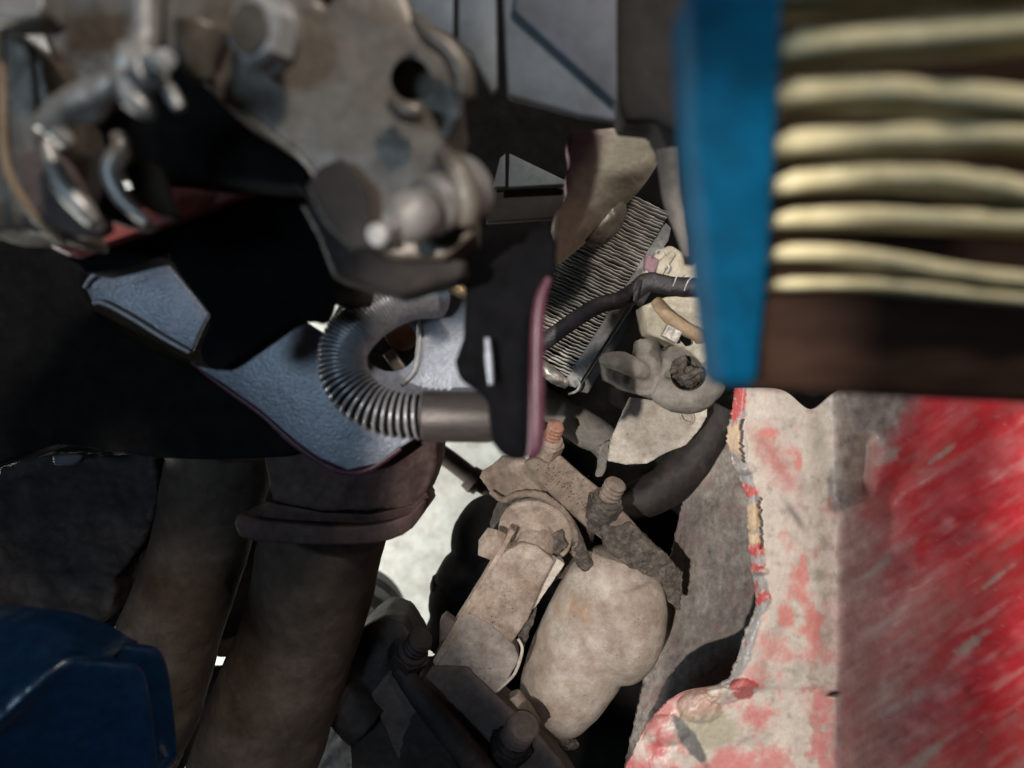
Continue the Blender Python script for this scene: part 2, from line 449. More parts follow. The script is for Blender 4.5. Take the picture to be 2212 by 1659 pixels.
# bar added above the bay, out of frame, to shade a strip of the wing
bn = boxm('shade_bar', (-.121, -.08, CAMZ + .35), (.032, .34, .006), 'black', bev=.001)
tag(bn, 'flat black bar added out of frame to shade the right wing', 'shade bar')

# ================================================================== INNER WING (red)
RED = np.array((.52, .026, .034)); PINK = np.array((.52, .20, .18)); DUST = np.array((.50, .44, .37)); GREY = np.array((.20, .188, .178))
PRIM = np.array((.46, .33, .21)); DARK = np.array((.10, .08, .075)); PALE = np.array((.56, .50, .44)); DEEP = np.array((.30, .012, .014))
def mixn(a, b, t): return a + (b - a) * min(1, max(0, t))
def sst(x, a, b):
    t = min(1, max(0, (x - a) / (b - a))); return t * t * (3 - 2 * t)
EDGE = [(845, 1588), (900, 1582), (950, 1574), (990, 1578), (1015, 1592), (1050, 1606), (1065, 1613), (1150, 1618), (1215, 1628), (1235, 1624), (1262, 1634), (1300, 1640), (1330, 1622),
        (1400, 1602), (1440, 1588), (1478, 1562), (1500, 1470), (1530, 1425), (1580, 1392), (1659, 1352), (1800, 1300)]
def edge_u(v): return float(np.interp(v, [e[0] for e in EDGE], [e[1] for e in EDGE]))
rows = []
for v in [838, 890, 950, 1010, 1070, 1150, 1230, 1310, 1380, 1440, 1478, 1500, 1560, 1640, 1740, 1840]:
    e = edge_u(v)
    dz = (v - 838) / 1000.0
    cre = 1790 + 14 * math.sin((v - 900) / 300.0)
    if v > 1450: cre = 1800
    low = sst(v, 1440, 1520)
    r = [(e, v, .4475 + .004 * low), (e + .10 * (cre - e), v, .4445 + .003 * low), (e + .24 * (cre - e), v, .446), (e + .45 * (cre - e), v, .449 + .004 * dz), (e + .75 * (cre - e), v, .459), (cre, v, .472 - .006 * dz)]
    rr = 1868 - .35 * max(0, v - 1050)
    r += [(cre + 45, v, .462 - .016 * dz), (cre + 110, v, .446 - .026 * dz), (2000, v, .425 - .03 * dz), (2140, v, .400 - .035 * dz), (2300, v, .375 - .04 * dz), (2460, v, .36 - .04 * dz)]
    rows.append(r)
BEADS = ((1512, 1528, 52, 34, .0050), (1560, 1502, 40, 20, .0035), (1603, 1487, 30, 22, .0045), (1440, 1578, 50, 34, .0045), (1470, 1650, 70, 40, .002), (1640, 1234, 22, 9, .0035),
         (1580, 1560, 60, 50, .0018), (1622, 1180, 12, 26, .002), (1600, 970, 16, 40, .0018), (1608, 1012, 26, 14, .0025), (1625, 1110, 14, 50, .0018))
def wing_disp(u, v, d, s, t):
    if s < .004:                                            # ragged chipped edge
        u += 7 * fbm(v / 26.0, 3.1) + 4 * fbm(v / 8.0, 8.)
    d += .0008 * fbm(u / 80.0, v / 80.0, 1, 2) + (.00018 if u < 1800 else .00003) * fbm(u / 9.0, v / 9.0, 2)
    # notch at the top by the crease
    n_ = math.exp(-((u - 1752) / 42.0) ** 2)
    if v < 930: v = v + n_ * 46 * (1 - (v - 838) / 92.0)
    # folded ridge
    ridge = math.exp(-((u - (1868 - .10 * (v - 990))) / 20.0) ** 2) * sst(v, 930, 965) * (1 - sst(v, 1040, 1085))
    d -= .015 * ridge
    # diagonal pressing that meets the crease at (1800, 1110)
    q = (u - 1800) * .52 + (v - 1110) * .85
    d += .006 * math.exp(-(q / 34.0) ** 2) * sst(u, 1795, 1850) * (1 - sst(u, 1950, 2150))
    q3 = (u - 2010) * .50 + (v - 1010) * .866
    d -= .007 * math.exp(-(q3 / 40.) ** 2) * sst(u, 1850, 1960)
    d += .006 * math.exp(-((q3 - 190) / 60.) ** 2) * sst(u, 1850, 2000)
    # long soft strokes pressed in the wing
    q2 = (u - 1900) * .56 + (v - 1250) * .83
    d += .0030 * math.sin(q2 / 46.0 + .8 * fbm(u / 200., v / 200.)) * sst(u, 1840, 1950)
    # smeared lumps of sealer low left and curls of lifted paint along the edge
    for (bu, bv, ru, rv, bh) in BEADS:
        k = ((u - bu) / ru) ** 2 + ((v - bv) / rv) ** 2 + .5 * fb(u / 22., v / 22., 6)
        if k < 1: d -= bh * (1 - max(k, 0)) ** .7
    # cracked filler
    cu = edge_u(v) + 26 + 7 * fbm(v / 22.0, 5.5) + 5 * fbm(v / 6.0, 1.5)
    if 905 < v < 1000 or 1075 < v < 1185: d += .0022 * math.exp(-((u - cu) / 3.2) ** 2)
    # dents and hole on the fold line
    d += .004 * math.exp(-((u - 1799) / 12.0) ** 2 - ((v - 1499) / 5.0) ** 2)
    d += .003 * math.exp(-((u - 2080) / 26.0) ** 2 - ((v - 1400) / 16.0) ** 2 * 1.0) * 0
    return u, v, d
def wing_col(u, v, s, t):
    e = edge_u(v); a = fb(u / 70.0, v / 90.0, 3, 6); b = fb(u / 24.0, v / 26.0, 7, 6)
    al, ac = u * .83 - v * .56, u * .56 + v * .83
    c = fb(al / 170.0 + 9, ac / 34.0, 4, 3); c2 = fb(al / 90.0 + 3, ac / 16.0, 8, 4); g_ = fb(u / 6., v / 6., 17, 3)
    wl = 1 - sst(u, 1780 + 20 * b, 1835 + 24 * b)                    # weight of the dusty flange side
    # --- flange
    col = mixn(DUST, PALE, .5 + 1.0 * a)
    col = mixn(col, np.array((.36, .33, .29)), sst(fb(u / 45., v / 45., 21, 6), -.1, .5) * .8)
    col = mixn(col, np.array((.27, .22, .17)), sst(fb(u / 30. + 2, v / 30., 41, 6) + .25 * math.exp(-((u - 1790) / 60.) ** 2) * sst(v, 980, 1060), .15, .55) * .6)
    pk = sst(a * .9 + b * .45 + .24 * sst(v, 1180, 1450), .0, .62)
    col = mixn(col, PINK * 1.0, pk * .75)
    sm = math.exp(-(((u - 1668) * .35 - (v - 985) * .2 + 10 * b) / 9.) ** 2) * sst(v, 900, 960) * (1 - sst(v, 1010, 1090))
    col = mixn(col, PINK * .8, sm * .85)
    for (su, sv, lu, lv) in ((1725, 1000, 12, 26), (1752, 1345, 26, 60), (1735, 1245, 16, 60), (1700, 1330, 24, 34), (1660, 935, 30, 14)):
        col = mixn(col, np.array((.56, .19, .165)), sst(math.exp(-((u - su) / lu) ** 2 - ((v - sv) / lv) ** 2) + .5 * b, .30, .85) * .8)
    g = (u - 1718) * .83 - (v - 1115) * .56; g2 = (u - 1718) * .56 + (v - 1115) * .83
    col = mixn(col, GREY * .9, math.exp(-(g / 8.) ** 2 - (g2 / 42.) ** 2) * .9)
    w = u - e + 9 * b + 4 * g_
    rim = 1 - sst(w, 22, 30)
    if v < 1480 and rim > 0:
        k = fb(3.3, v / 60.0, 2, 3); k2 = fb(u / 16., v / 26., 5, 5)
        zone = max(math.exp(-((v - 950) / 38.) ** 2), math.exp(-((v - 1115) / 36.) ** 2), .8 * math.exp(-((v - 1165) / 22.) ** 2))
        rc = mixn(GREY * 1.25, PRIM, sst(zone + .5 * k2, .35, .6))
        rz = max(math.exp(-((v - 1060) / 16.) ** 2), math.exp(-((v - 1188) / 14.) ** 2), math.exp(-((v - 1228) / 12.) ** 2), .8 * math.exp(-((v - 1290) / 20.) ** 2), math.exp(-((v - 870) / 40.) ** 2))
        rc = mixn(rc, np.array((.40, .07, .065)), sst(rz * .8 + k2 * .7 + (.25 if w < 7 else 0), .42, .62))
        rc = mixn(rc, DUST * .8, sst(fb(u / 9., v / 12., 51, 4), .1, .4) * .7)
        col = mixn(col, rc, rim)
    cu = e + 26 + 7 * fbm(v / 22.0, 5.5) + 5 * fbm(v / 6.0, 1.5)
    if 905 < v < 1000 or 1075 < v < 1185: col = mixn(col, DARK * .35, math.exp(-((u - cu) / 3.0) ** 2))
    if v > 1440:
        lo = sst(v, 1440, 1500)
        k = sst(a + .4 * b, -.15, .25)
        col = mixn(col, PINK * np.array((1., .75, .85)), k * .5 * lo)
        col = mixn(col, RED * .70, sst(a + (v - 1600) / 220. - (u - 1420) / 160., .0, .5) * .75)
        col = mixn(col, np.array((.40, .36, .27)), sst(math.exp(-((u - 1530) / 70.) ** 2 - ((v - 1575) / 48.) ** 2) + .3 * b, .3, .6))
        col = mixn(col, GREY * .75, sst(math.exp(-(((u - 1490) * .75 - (v - 1600) * .5) / 18.) ** 2 - (((u - 1490) * .5 + (v - 1600) * .8) / 66.) ** 2) + .3 * b, .35, .6))
        col = mixn(col, RED * .7, sst(1 - ((u - 1606) / 34) ** 2 - ((v - 1487) / 24) ** 2 + b, .0, .3) * .75)
        col = mixn(col, np.array((.40, .26, .20)), sst(1 - ((u - 1510) / 58) ** 2 - ((v - 1524) / 36) ** 2 + b, .0, .4) * .75)
    left = col
    if wl >= 1: return np.clip(left, .005, .9)
    # --- painted side
    red = mixn(RED, DEEP, sst(c, .0, .7) * .45)
    red = mixn(red, np.array((.58, .17, .165)), sst(-c + .4 * a + .2 * c2, .0, .6) * .75)
    red = mixn(red, np.array((.60, .24, .24)), sst(c2 * .3 - c * .7 + .5 * a, .15, .7) * .6)
    dirt = mixn(np.array((.25, .16, .15)), np.array((.48, .36, .33)), .5 + 1.0 * c + .6 * b + .3 * c2)  # dirt beside the fold, darkened further for the shade there
    st0 = 1806 + max(0, 1110 - v) * .55; wd0 = 80 + 300 * sst(v, 1000, 1330)
    am = 1.0 - sst(u, st0 - 12 + 22 * b, st0 + wd0) * .95 + .55 * c * sst(u, st0, st0 + 120) + .2 * a + .12 * c2
    col = mixn(red, dirt, min(1, max(0, am)) * .9)
    col = mixn(col, mixn(DARK * 1.7, DUST * .85, .5 + 1.2 * b), sst(am, .5, .95) * .8 * (1 - sst(v, 1060, 1180)))
    rg = math.exp(-((u - (1882 - .10 * (v - 990))) / 12.0) ** 2) * sst(v, 930, 965) * (1 - sst(v, 1040, 1085))
    col = mixn(col, np.array((.46, .30, .26)), rg * .8)  # pinkish tint puts the lit flank of the ridge into the colour
    for (su, sv, lu, lv) in ((2090, 1395, 60, 16), (1990, 1640, 70, 22), (1920, 985, 36, 22), (2030, 985, 60, 10), (1890, 1230, 50, 10), (2150, 1250, 70, 8)):
        x = (u - su) * .8 - (v - sv) * .6; y = (u - su) * .6 + (v - sv) * .8
        col = mixn(col, DUST * .8, sst(math.exp(-(x / lu) ** 2 - (y / lv) ** 2) + .5 * b - .1, .3, .8) * .7)
    col = mixn(col, GREY * 1.3, sst(fb(u / 16. + 4, v / 8., 14, 3), .42, .52) * .8)
    col = mixn(col, DARK, sst(fb(u / 7. + 4, v / 6., 64, 3), .44, .52) * .7)
    col = mixn(col, left, wl)
    if abs(u - 1799) < 22 and abs(v - 1499) < 7: col = mixn(col, DARK * .2, math.exp(-((u - 1799) / 14.) ** 2 - ((v - 1499 + .2 * (u - 1799)) / 4.) ** 2) * 1.3)
    return np.clip(col, .005, .9)
wing = sheet('inner_wing', rows, 30, 24, 'paint', None, .0022, wing_disp, wing_col)
tag(wing, 'red inner wing panel with a chipped dusty flange and crackled edge, lower right', 'body panel')

# ================================================================== CHASSIS RAIL behind the wing's ragged edge
def rail_disp(u, v, d, s, t):
    d += .0009 * fbm(u / 30., v / 30., 3) + .0005 * fbm(u / 7., v / 7., 4)
    q = (u - 1480) * .62 + (v - 1330) * .78
    d += .010 * math.exp(-((q + 128) / 40.) ** 2) * sst(u, 1440, 1520) + .006 * math.exp(-((q - 95) / 50.) ** 2)
    if s < .01: u += 4 * fbm(v / 12., 2)
    return u, v, d
rows = [[(1560, 940, .575), (1600, 940, .58), (1680, 940, .59)], [(1488, 1050, .565), (1590, 1050, .58), (1700, 1050, .60)],
        [(1455, 1180, .56), (1560, 1180, .575), (1700, 1180, .60)], [(1425, 1310, .555), (1540, 1310, .57), (1700, 1310, .60)],
        [(1395, 1450, .55), (1500, 1450, .565), (1680, 1450, .60)], [(1372, 1560, .545), (1440, 1560, .56), (1600, 1560, .59)],
        [(1350, 1660, .54), (1420, 1660, .555), (1560, 1660, .58)], [(1330, 1780, .54), (1400, 1780, .55), (1560, 1780, .57)]]
cr_ = sheet('chassis_rail', rows, 40, 22, 'panel', None, .003, rail_disp)
tag(cr_, 'grainy grey dusty sloping panel behind the chipped red flange', 'body panel')
dk = slab('gap_shade_sheet', [(1180, 560, .66), (1560, 300, .66), (1860, 300, .66), (1900, 900, .66), (1700, 1800, .66), (1020, 1800, .66), (1080, 1330, .66), (1130, 1150, .66), (1150, 900, .66)], .004, 'blackmatte', bev=0)  # black sheet put in for the shade seen through the gaps
tag(dk, 'black sheet added for the shade in the gaps behind the steering joint and grey panel', 'shade sheet')

# ================================================================== STEERING COUPLING
sj = thing('steering_joint', 'dusty beige steering yoke with round collar and side bolt, centre of the picture', 'steering joint', P(1040, 1480, .53))
ax = (P(1075, 1350, .500) - P(1168, 1140, .492)).normalized()
# collar: dished disc seen nearly face on, tilted along the shaft
cax = Vector((-.20, -.42, .88)).normalized()
turned('gap_disc', P(1172, 1142, .535), (0, 0, 1), [(0, .036), (.006, .036), (.010, .033), (.010, 0)], 'crust', sj, 48, lump=(.001, .0016, .006, 1))  # crusted disc added to darken the gap round the collar
turned('collar', P(1160, 1140, .513), cax, [(0, .010), (0, .0238), (.003, .0250), (.0075, .0248), (.0088, .0238), (.0080, .0216), (.0066, .0196), (.0068, .0170), (.0105, .0140), (.0165, .0112), (.0185, .008), (.0185, 0)],
       'beige', sj, 72)
slab('yoke_face', [(1128, 1172, .483), (1160, 1180, .483), (1190, 1205, .483), (1198, 1214, .485), (1172, 1264, .486), (1142, 1338, .487), (1098, 1402, .488), (1050, 1400, .488), (968, 1398, .490), (985, 1358, .489),
                           (1040, 1268, .485), (1086, 1196, .483)], .020, 'beige', sj, bev=.0016)
merged('yoke', [tube_data(*upath([(1166, 1148, .503, .0105), (1156, 1180, .496, .0125), (1140, 1225, .499, .0130), (1118, 1270, .500, .0130)], 6), seg=24, flat=.75)], 'beige', sj, (.0009, .0003, .006, 4))
merged('lower_yoke', [slab_data([(1000, 1330, .4865), (1020, 1326, .486), (1060, 1350, .486), (1112, 1395, .487), (1122, 1425, .488), (1085, 1490, .490), (1040, 1520, .491), (950, 1500, .492), (940, 1450, .491), (962, 1392, .489)], .024, 0)],
       'yokegrey', sj, (.0008, .0003, .008, 2))
# seam plate on the left side of the yoke
slab('seam_plate', [(1104, 1142, .484), (1113, 1148, .484), (1050, 1262, .4855), (975, 1392, .488), (942, 1440, .490), (934, 1430, .490), (962, 1380, .488), (1040, 1254, .485)], .018, 'beige', sj, bev=.0006)
hb = hexnut('bolt_head', P(1082, 1184, .497), (P(1044, 1176, .490) - P(1090, 1195, .499)), .0108, .0115, 'beige', sj, rot=.3, bev=.0004)
boxm('clamp_block', P(1170, 1252, .500), (.0115, .036, .012), 'pale', sj, rot=(0, 0, math.radians(-34)), lump=(.0006, .0005, .003, 2))
tube('wire_clip', *upath([(1119, 1380, .487, .0009), (1128, 1400, .486, .0010), (1122, 1430, .486, .0011), (1108, 1460, .487, .0010), (1075, 1492, .489, .0008)]), 'pale', sj, 10)
merged('dirt', [slab_data([(1118, 1375, .492), (1160, 1312, .492), (1152, 1345, .492), (1135, 1390, .492), (1128, 1402, .492)], .008, 0)], 'crust', sj, (.0006, .0012, .003, 1))
merged('dirt', [slab_data([(1180, 1160, .496), (1215, 1145, .496), (1225, 1180, .496), (1205, 1200, .494), (1188, 1190, .494)], .006, 0)], 'crust', sj, (.0006, .0014, .003, 1))

sp = thing('coupling_plate', 'curled beige plate arching over the round collar of the steering yoke', 'plate', P(1150, 1190, .53))
out = [(1036, 1032, .503), (1042, 1018, .503), (1062, 1006, .503), (1085, 985, .503), (1130, 985, .502), (1170, 1030, .502), (1205, 1075, .502), (1240, 1120, .503), (1262, 1170, .506), (1262, 1215, .508), (1236, 1190, .507),
       (1240, 1150, .505), (1222, 1112, .503), (1190, 1085, .502), (1150, 1072, .501), (1110, 1076, .501), (1086, 1084, .502), (1062, 1068, .503)]
slab('plate', out, .007, 'beigedark', sp, lump=(.0008, .0006, .005, 3))
tube('lip', *upath([(1060, 1062, .498, .0018), (1088, 1080, .497, .0024), (1120, 1068, .496, .0026), (1165, 1070, .496, .0026), (1205, 1094, .498, .0026), (1232, 1128, .500, .0026), (1243, 1165, .503, .0024), (1240, 1200, .506, .0018)]),
     'beigedark', sp, 12, lump=(.0007, .0007, .004, 1))
merged('dirt', [tube_data(*upath([(1190, 1092, .504, .002), (1225, 1125, .505, .0035), (1246, 1170, .506, .0045), (1262, 1215, .508, .005), (1290, 1240, .51, .003)]), seg=12)], 'crust', sp, (.0006, .0016, .003, 1))

bar = thing('clamp_bar', 'straight beige bar with two threaded studs crossing behind the steering yoke', 'bar', P(1300, 1200, .54))
slab('bar', [(1130, 1000, .494), (1190, 972, .494), (1212, 985, .494), (1262, 1030, .497), (1290, 1052, .498), (1360, 1118, .502), (1440, 1210, .510), (1480, 1290, .515), (1420, 1262, .512), (1340, 1195, .506), (1268, 1142, .501), (1190, 1070, .497)], .014,
     'beigedark', bar, bev=.0022)
merged('dirt', [slab_data([(1300, 1150, .500), (1360, 1128, .499), (1440, 1200, .505), (1475, 1240, .511), (1470, 1320, .511), (1430, 1290, .510), (1370, 1232, .504), (1310, 1190, .501)], .012, 0),
                slab_data([(1262, 1100, .4995), (1300, 1125, .500), (1350, 1150, .502), (1420, 1210, .507), (1400, 1230, .508), (1335, 1190, .504), (1270, 1140, .5)], .008, 0)], 'crust', bar, (.0006, .0018, .0035, 1))
def stud(parent, base, axis, rn, hn, rt, lt, nut_mat, th_mat, crust=True, hexed=True, pitch=.0022):
    a = Vector(axis).normalized()
    if hexed: hexnut('nut', base, a, rn, hn, nut_mat, parent, rot=.4, lump=(.0006, .0007, .003, 1) if crust else None)
    turned('nut_collar', Vector(base) + a * hn * .8, a, [(0, rn * .86), (hn * .38, rn * .80), (hn * .46, rn * .66), (hn * .46, 0)], nut_mat, parent, 28, lump=(.0005, .0004, .003, 1))
    thread('stud', Vector(base) + a * hn * 1.0, a, rt, lt, pitch, th_mat, parent, depth=.24)
a1 = P(1345, 1020, .476) - P(1300, 1100, .497)
stud(bar, P(1296, 1106, .503), a1, .0120, .012, .0072, .0165, 'crust', 'beigedark', pitch=.0036)
a2 = P(1212, 900, .476) - P(1186, 965, .494)
stud(bar, P(1180, 974, .499), a2, .0100, .010, .0056, .0145, 'beige', 'rustbolt', pitch=.0030)

# ================================================================== CREAM CASTING (right of the yoke)
dr = thing('cream_canister', 'smooth rounded dusty cream casting right of the steering yoke', 'casting', P(1200, 1560, .60))
A, B = P(1322, 1275, .525), P(1168, 1585, .535); axd = (B - A); Ld = axd.length
prof = []
for k in range(13):
    th = math.pi / 2 * k / 12; prof.append((-.030 * math.cos(th), .0335 * math.sin(th)))
prof += [(.03, .0345), (.060, .0335), (.082, .0300), (.098, .0245), (.108, .017), (.114, .008), (.115, 0)]
bp0, br0_ = axis_prof(A - axd.normalized() * .030, axd, [(h + .030, r_) for h, r_ in prof])
merged('body', [tube_data(bp0, br0_, 64), tube_data(*upath([(1346, 1262, .511, .022), (1356, 1300, .511, .0255), (1353, 1350, .513, .0265), (1345, 1400, .517, .0240), (1332, 1440, .524, .018)]), seg=40)],
       'cream', dr, (.0014, .0006, .03, 26))
merged('dirt', [tube_data(*upath([(1190, 1580, .52, .004), (1215, 1600, .52, .006), (1245, 1612, .525, .003)]), seg=12)], 'crust', dr, (.0007, .002, .0035, 1))
tube('small_boss', *upath([(1105, 1500, .505, .006), (1125, 1535, .505, .008), (1150, 1570, .505, .007)]), 'beige', dr, 24, lump=(.0008, .0004, .006, 3))

def crumbs(parent, spots, n, rmin, rmax, mat):
    V = []; F = []; rn = random.Random(3)
    for _ in range(n):
        u0, v0, d0, ru, rv = rn.choice(spots)
        c = P(u0 + rn.gauss(0, ru), v0 + rn.gauss(0, rv), d0); q = rn.uniform(rmin, rmax); k = len(V)
        for a_ in ((1, 0, 0), (-1, 0, 0), (0, 1, 0), (0, -1, 0), (0, 0, 1), (0, 0, -1)):
            V.append(c + Vector(a_) * q * rn.uniform(.6, 1.3))
        F += [[k, k + 2, k + 4], [k + 2, k + 1, k + 4], [k + 1, k + 3, k + 4], [k + 3, k, k + 4], [k + 2, k, k + 5], [k + 1, k + 2, k + 5], [k + 3, k + 1, k + 5], [k, k + 3, k + 5]]
    o = link('grit', V, F, mat, parent, smooth=None); o['kind'] = 'stuff'; return o
crumbs(sj, [(1060, 1300, .4862, 22, 40), (1100, 1260, .4853, 24, 30), (1030, 1450, .489, 30, 26)], 220, .00015, .00045, 'crust')
crumbs(bar, [(1230, 1050, .4945, 24, 16), (1200, 1020, .4935, 20, 12), (1270, 1085, .497, 14, 12)], 160, .00015, .0005, 'crust')

# ================================================================== STEERING BOX (dark, bottom)
sb = thing('steering_box', 'dark brown cast steering box with two threaded studs at the bottom', 'steering box', P(1000, 1640, .6))
slab('cover', [(905, 1478, .488), (935, 1440, .488), (1010, 1440, .488), (1080, 1510, .489), (1140, 1560, .490), (1210, 1640, .492), (1270, 1740, .494), (900, 1740, .494), (800, 1500, .489), (850, 1440, .488)], .03, 'gearcase', sb, lump=(.0012, .0006, .01, 3))
merged('case', [slab_data([(790, 1352, .50), (830, 1330, .50), (870, 1345, .495), (905, 1400, .49), (900, 1480, .49), (960, 1600, .484), (1060, 1780, .484), (760, 1780, .50), (755, 1600, .50), (722, 1560, .50), (692, 1500, .50), (700, 1440, .50), (750, 1400, .50)], .05, 0),
                tube_data(*upath([(730, 1490, .50, .016), (760, 1520, .50, .018), (800, 1560, .50, .02)]), seg=20)], 'greasy', sb, (.0014, .0012, .014, 14))
tube('rib', *upath([(860, 1440, .483, .006), (930, 1530, .480, .008), (1020, 1640, .478, .009), (1100, 1760, .478, .010)]), 'greasy', sb, 20, lump=(.001, .0007, .008, 2))
slab('lug', [(950, 1340, .492), (962, 1328, .492), (985, 1345, .492), (965, 1378, .492), (948, 1392, .492)], .01, 'gearcase', sb, bev=.0008)
a3 = P(945, 1350, .462) - P(895, 1412, .482)
stud(sb, P(872, 1428, .490), a3, .0130, .013, .0082, .016, 'greasy', 'greasy', pitch=.0040)
a4 = P(1185, 1500, .456) - P(1120, 1592, .486)
stud(sb, P(1092, 1624, .496), a4, .0145, .014, .0100, .0245, 'greasy', 'gearcase', pitch=.0044)
slab('lug', [(1180, 1600, .50), (1215, 1640, .50), (1240, 1700, .50), (1140, 1700, .50), (1130, 1640, .50)], .01, 'gearcase', sb, lump=(.001, .001, .006, 2))

# ================================================================== EXHAUST
ex = thing('exhaust_manifold', 'rust brown exhaust manifold end with a thick rounded flange', 'exhaust manifold', P(700, 1180, .46))
merged('manifold', [slab_data([(560, 900, .395), (700, 890, .395), (860, 900, .395), (945, 950, .405), (944, 1000, .408), (925, 1060, .410), (890, 1100, .408), (700, 1105, .400), (585, 1085, .398)], .05, 0)], 'rustflange', ex, (.0013, .0012, .008, 5))
slab('gasket', [(585, 1086, .398), (700, 1108, .4), (800, 1112, .402), (890, 1092, .404), (922, 1062, .406), (930, 1090, .41), (895, 1122, .408), (780, 1132, .404), (560, 1120, .400)], .03, 'rustflange', ex, bev=.0008)
slab('flange', [(512, 1110, .392), (560, 1122, .393), (700, 1136, .395), (800, 1135, .397), (880, 1112, .400), (918, 1075, .403), (918, 1100, .405), (890, 1142, .402), (840, 1168, .400), (760, 1178, .398), (600, 1174, .395), (515, 1160, .393)], .045, 'rustflange', ex, curve=2, bev=.0025)
p1 = tube('downpipe', *upath([(712, 1120, .44, .0340), (690, 1200, .450, .0355), (655, 1350, .47, .0360), (600, 1500, .48, .0385), (545, 1660, .49, .0395), (480, 1850, .50, .041)]), 'rustpipe', None, 48)
lumpy(p1, .0016, .0014, .03, 2)
tag(p1, 'fat rust brown exhaust downpipe right below the flange', 'exhaust pipe', 'exhaust downpipes')
p2 = tube('downpipe', *upath([(480, 960, .45, .0300), (462, 1060, .455, .0300), (425, 1200, .465, .0285), (370, 1360, .475, .0310), (300, 1520, .485, .0380), (200, 1700, .495, .042), (120, 1850, .50, .044)]), 'rustpipe', None, 48)
lumpy(p2, .0016, .0014, .03, 2)
tag(p2, 'rust brown exhaust downpipe left of the fat one, bending to the lower left corner', 'exhaust pipe', 'exhaust downpipes')

# things seen through the gap, near the floor
jk = thing('grey_drum', 'round dark grey ringed drum between the exhaust pipe and the steering box', 'drum', P(770, 1330, .95))
jb, ja = P(765, 1335, .92), Vector((.12, .05, .9))
turned('drum', jb, ja, [(0, .045), (0, .0625), (.07, .063), (.074, .060), (.072, .050), (.078, .046), (.086, .040), (.088, .028), (.09, .01), (.09, 0)], 'darkgrey', jk, 72)
turned('band', jb + ja.normalized() * .052, ja, [(0, .0635), (.002, .0655), (.010, .0655), (.012, .0635)], 'darkgrey', jk, 72)
ut = slab('engine_undertray', [(760, 1440, .74), (640, 1560, .74), (600, 1760, .74), (820, 1760, .74), (800, 1400, .74)], .006, 'darkgrey', None, lump=(.0018, .001, .01, 1))
tag(ut, 'speckled grey undertray below the steering box, bottom centre left', 'undertray')
tr = thing('track_rod', 'grey brown steering rod with a collar crossing the bright floor gap', 'rod', P(980, 1020, .72))
tube('rod', upath([(900, 950, .70), (960, 985, .70), (1020, 1030, .70), (1100, 1085, .70)])[0], .0085, 'gearcase', tr, 24)
rd = (P(1040, 1048, .70) - P(960, 985, .70)).normalized()
turned('collar', P(1012, 1028, .70), rd, [(0, .008), (0, .0112), (.008, .0125), (.010, .0112), (.014, .0105), (.014, .008)], 'gearcase', tr, 28)
bt = thing('rubber_boot', 'black ribbed rubber boot at the right of the floor gap', 'boot', P(1000, 1320, .66))
pa, ra = upath([(1120, 1080, .60, .020), (1100, 1110, .60, .024), (1075, 1140, .60, .030), (1060, 1175, .60, .0315), (1062, 1195, .60, .027), (1052, 1215, .60, .027), (1035, 1250, .60, .032), (1020, 1290, .60, .0335), (1005, 1305, .60, .029), (1010, 1330, .60, .028), (1000, 1360, .60, .028), (990, 1400, .6, .03)], 8)
tube('bellows', pa, ra, 'blackmatte', bt, 40, lump=(.0014, .0005, .01, 2))
turned('ring', P(1030, 1262, .60), (P(950, 1275, .60) - P(1030, 1262, .60)), [(0, .014), (.028, .014), (.033, .012), (.036, .006), (.036, 0)], 'blackmatte', bt, 24)
fl = thing('hanging_bracket', 'pale grey stepped bracket seen in the slit between the two exhaust pipes', 'bracket', P(480, 1400, .62))
slab('strap', [(505, 1170, .62), (580, 1170, .62), (560, 1300, .62), (520, 1420, .62), (470, 1420, .62), (480, 1300, .62)], .004, 'darkgrey', fl, bev=.0006)
slab('tab', [(470, 1385, .615), (525, 1372, .615), (515, 1410, .615), (462, 1420, .615)], .004, 'pale', fl, bev=.0006)
slab('strap', [(455, 1440, .61), (510, 1440, .61), (480, 1540, .61), (330, 1760, .61), (250, 1760, .61), (400, 1540, .61)], .004, 'darkgrey', fl, bev=.0006)
# dark engine underside to the left
eb = slab('engine_block', [(-120, 480, .56), (560, 480, .56), (620, 900, .56), (600, 1100, .56), (560, 1180, .56), (500, 1180, .56), (380, 1350, .56), (300, 1700, .56), (-120, 1700, .56)], .08, 'blackmatte', None, lump=(.004, .004, .03, 2))
tag(eb, 'near black oily engine block filling the left of the picture', 'engine block')
lump1 = slab('gearbox_web', [(0, 1010, .44), (90, 985, .44), (200, 990, .44), (280, 975, .44), (335, 985, .44), (342, 1060, .44), (320, 1150, .445), (250, 1250, .45), (240, 1330, .45), (150, 1380, .45), (0, 1340, .45), (-60, 1200, .45)], .03, 'greasy', None, lump=(.0016, .0035, .018, 2))
tag(lump1, 'black lumpy casting below the dark housing at the left edge', 'casting')
ch = slab('locating_tab', [(112, 985, .40), (160, 980, .40), (180, 984, .40), (168, 1000, .40), (150, 1006, .40), (115, 1004, .40)], .006, 'darkgrey', None, bev=.001)
tag(ch, 'small pale tab on the dark casting at the left edge', 'tab')
bh = thing('coolant_hose', 'creased glossy dark blue hose end in the bottom left corner', 'hose', P(0, 1600, .36))
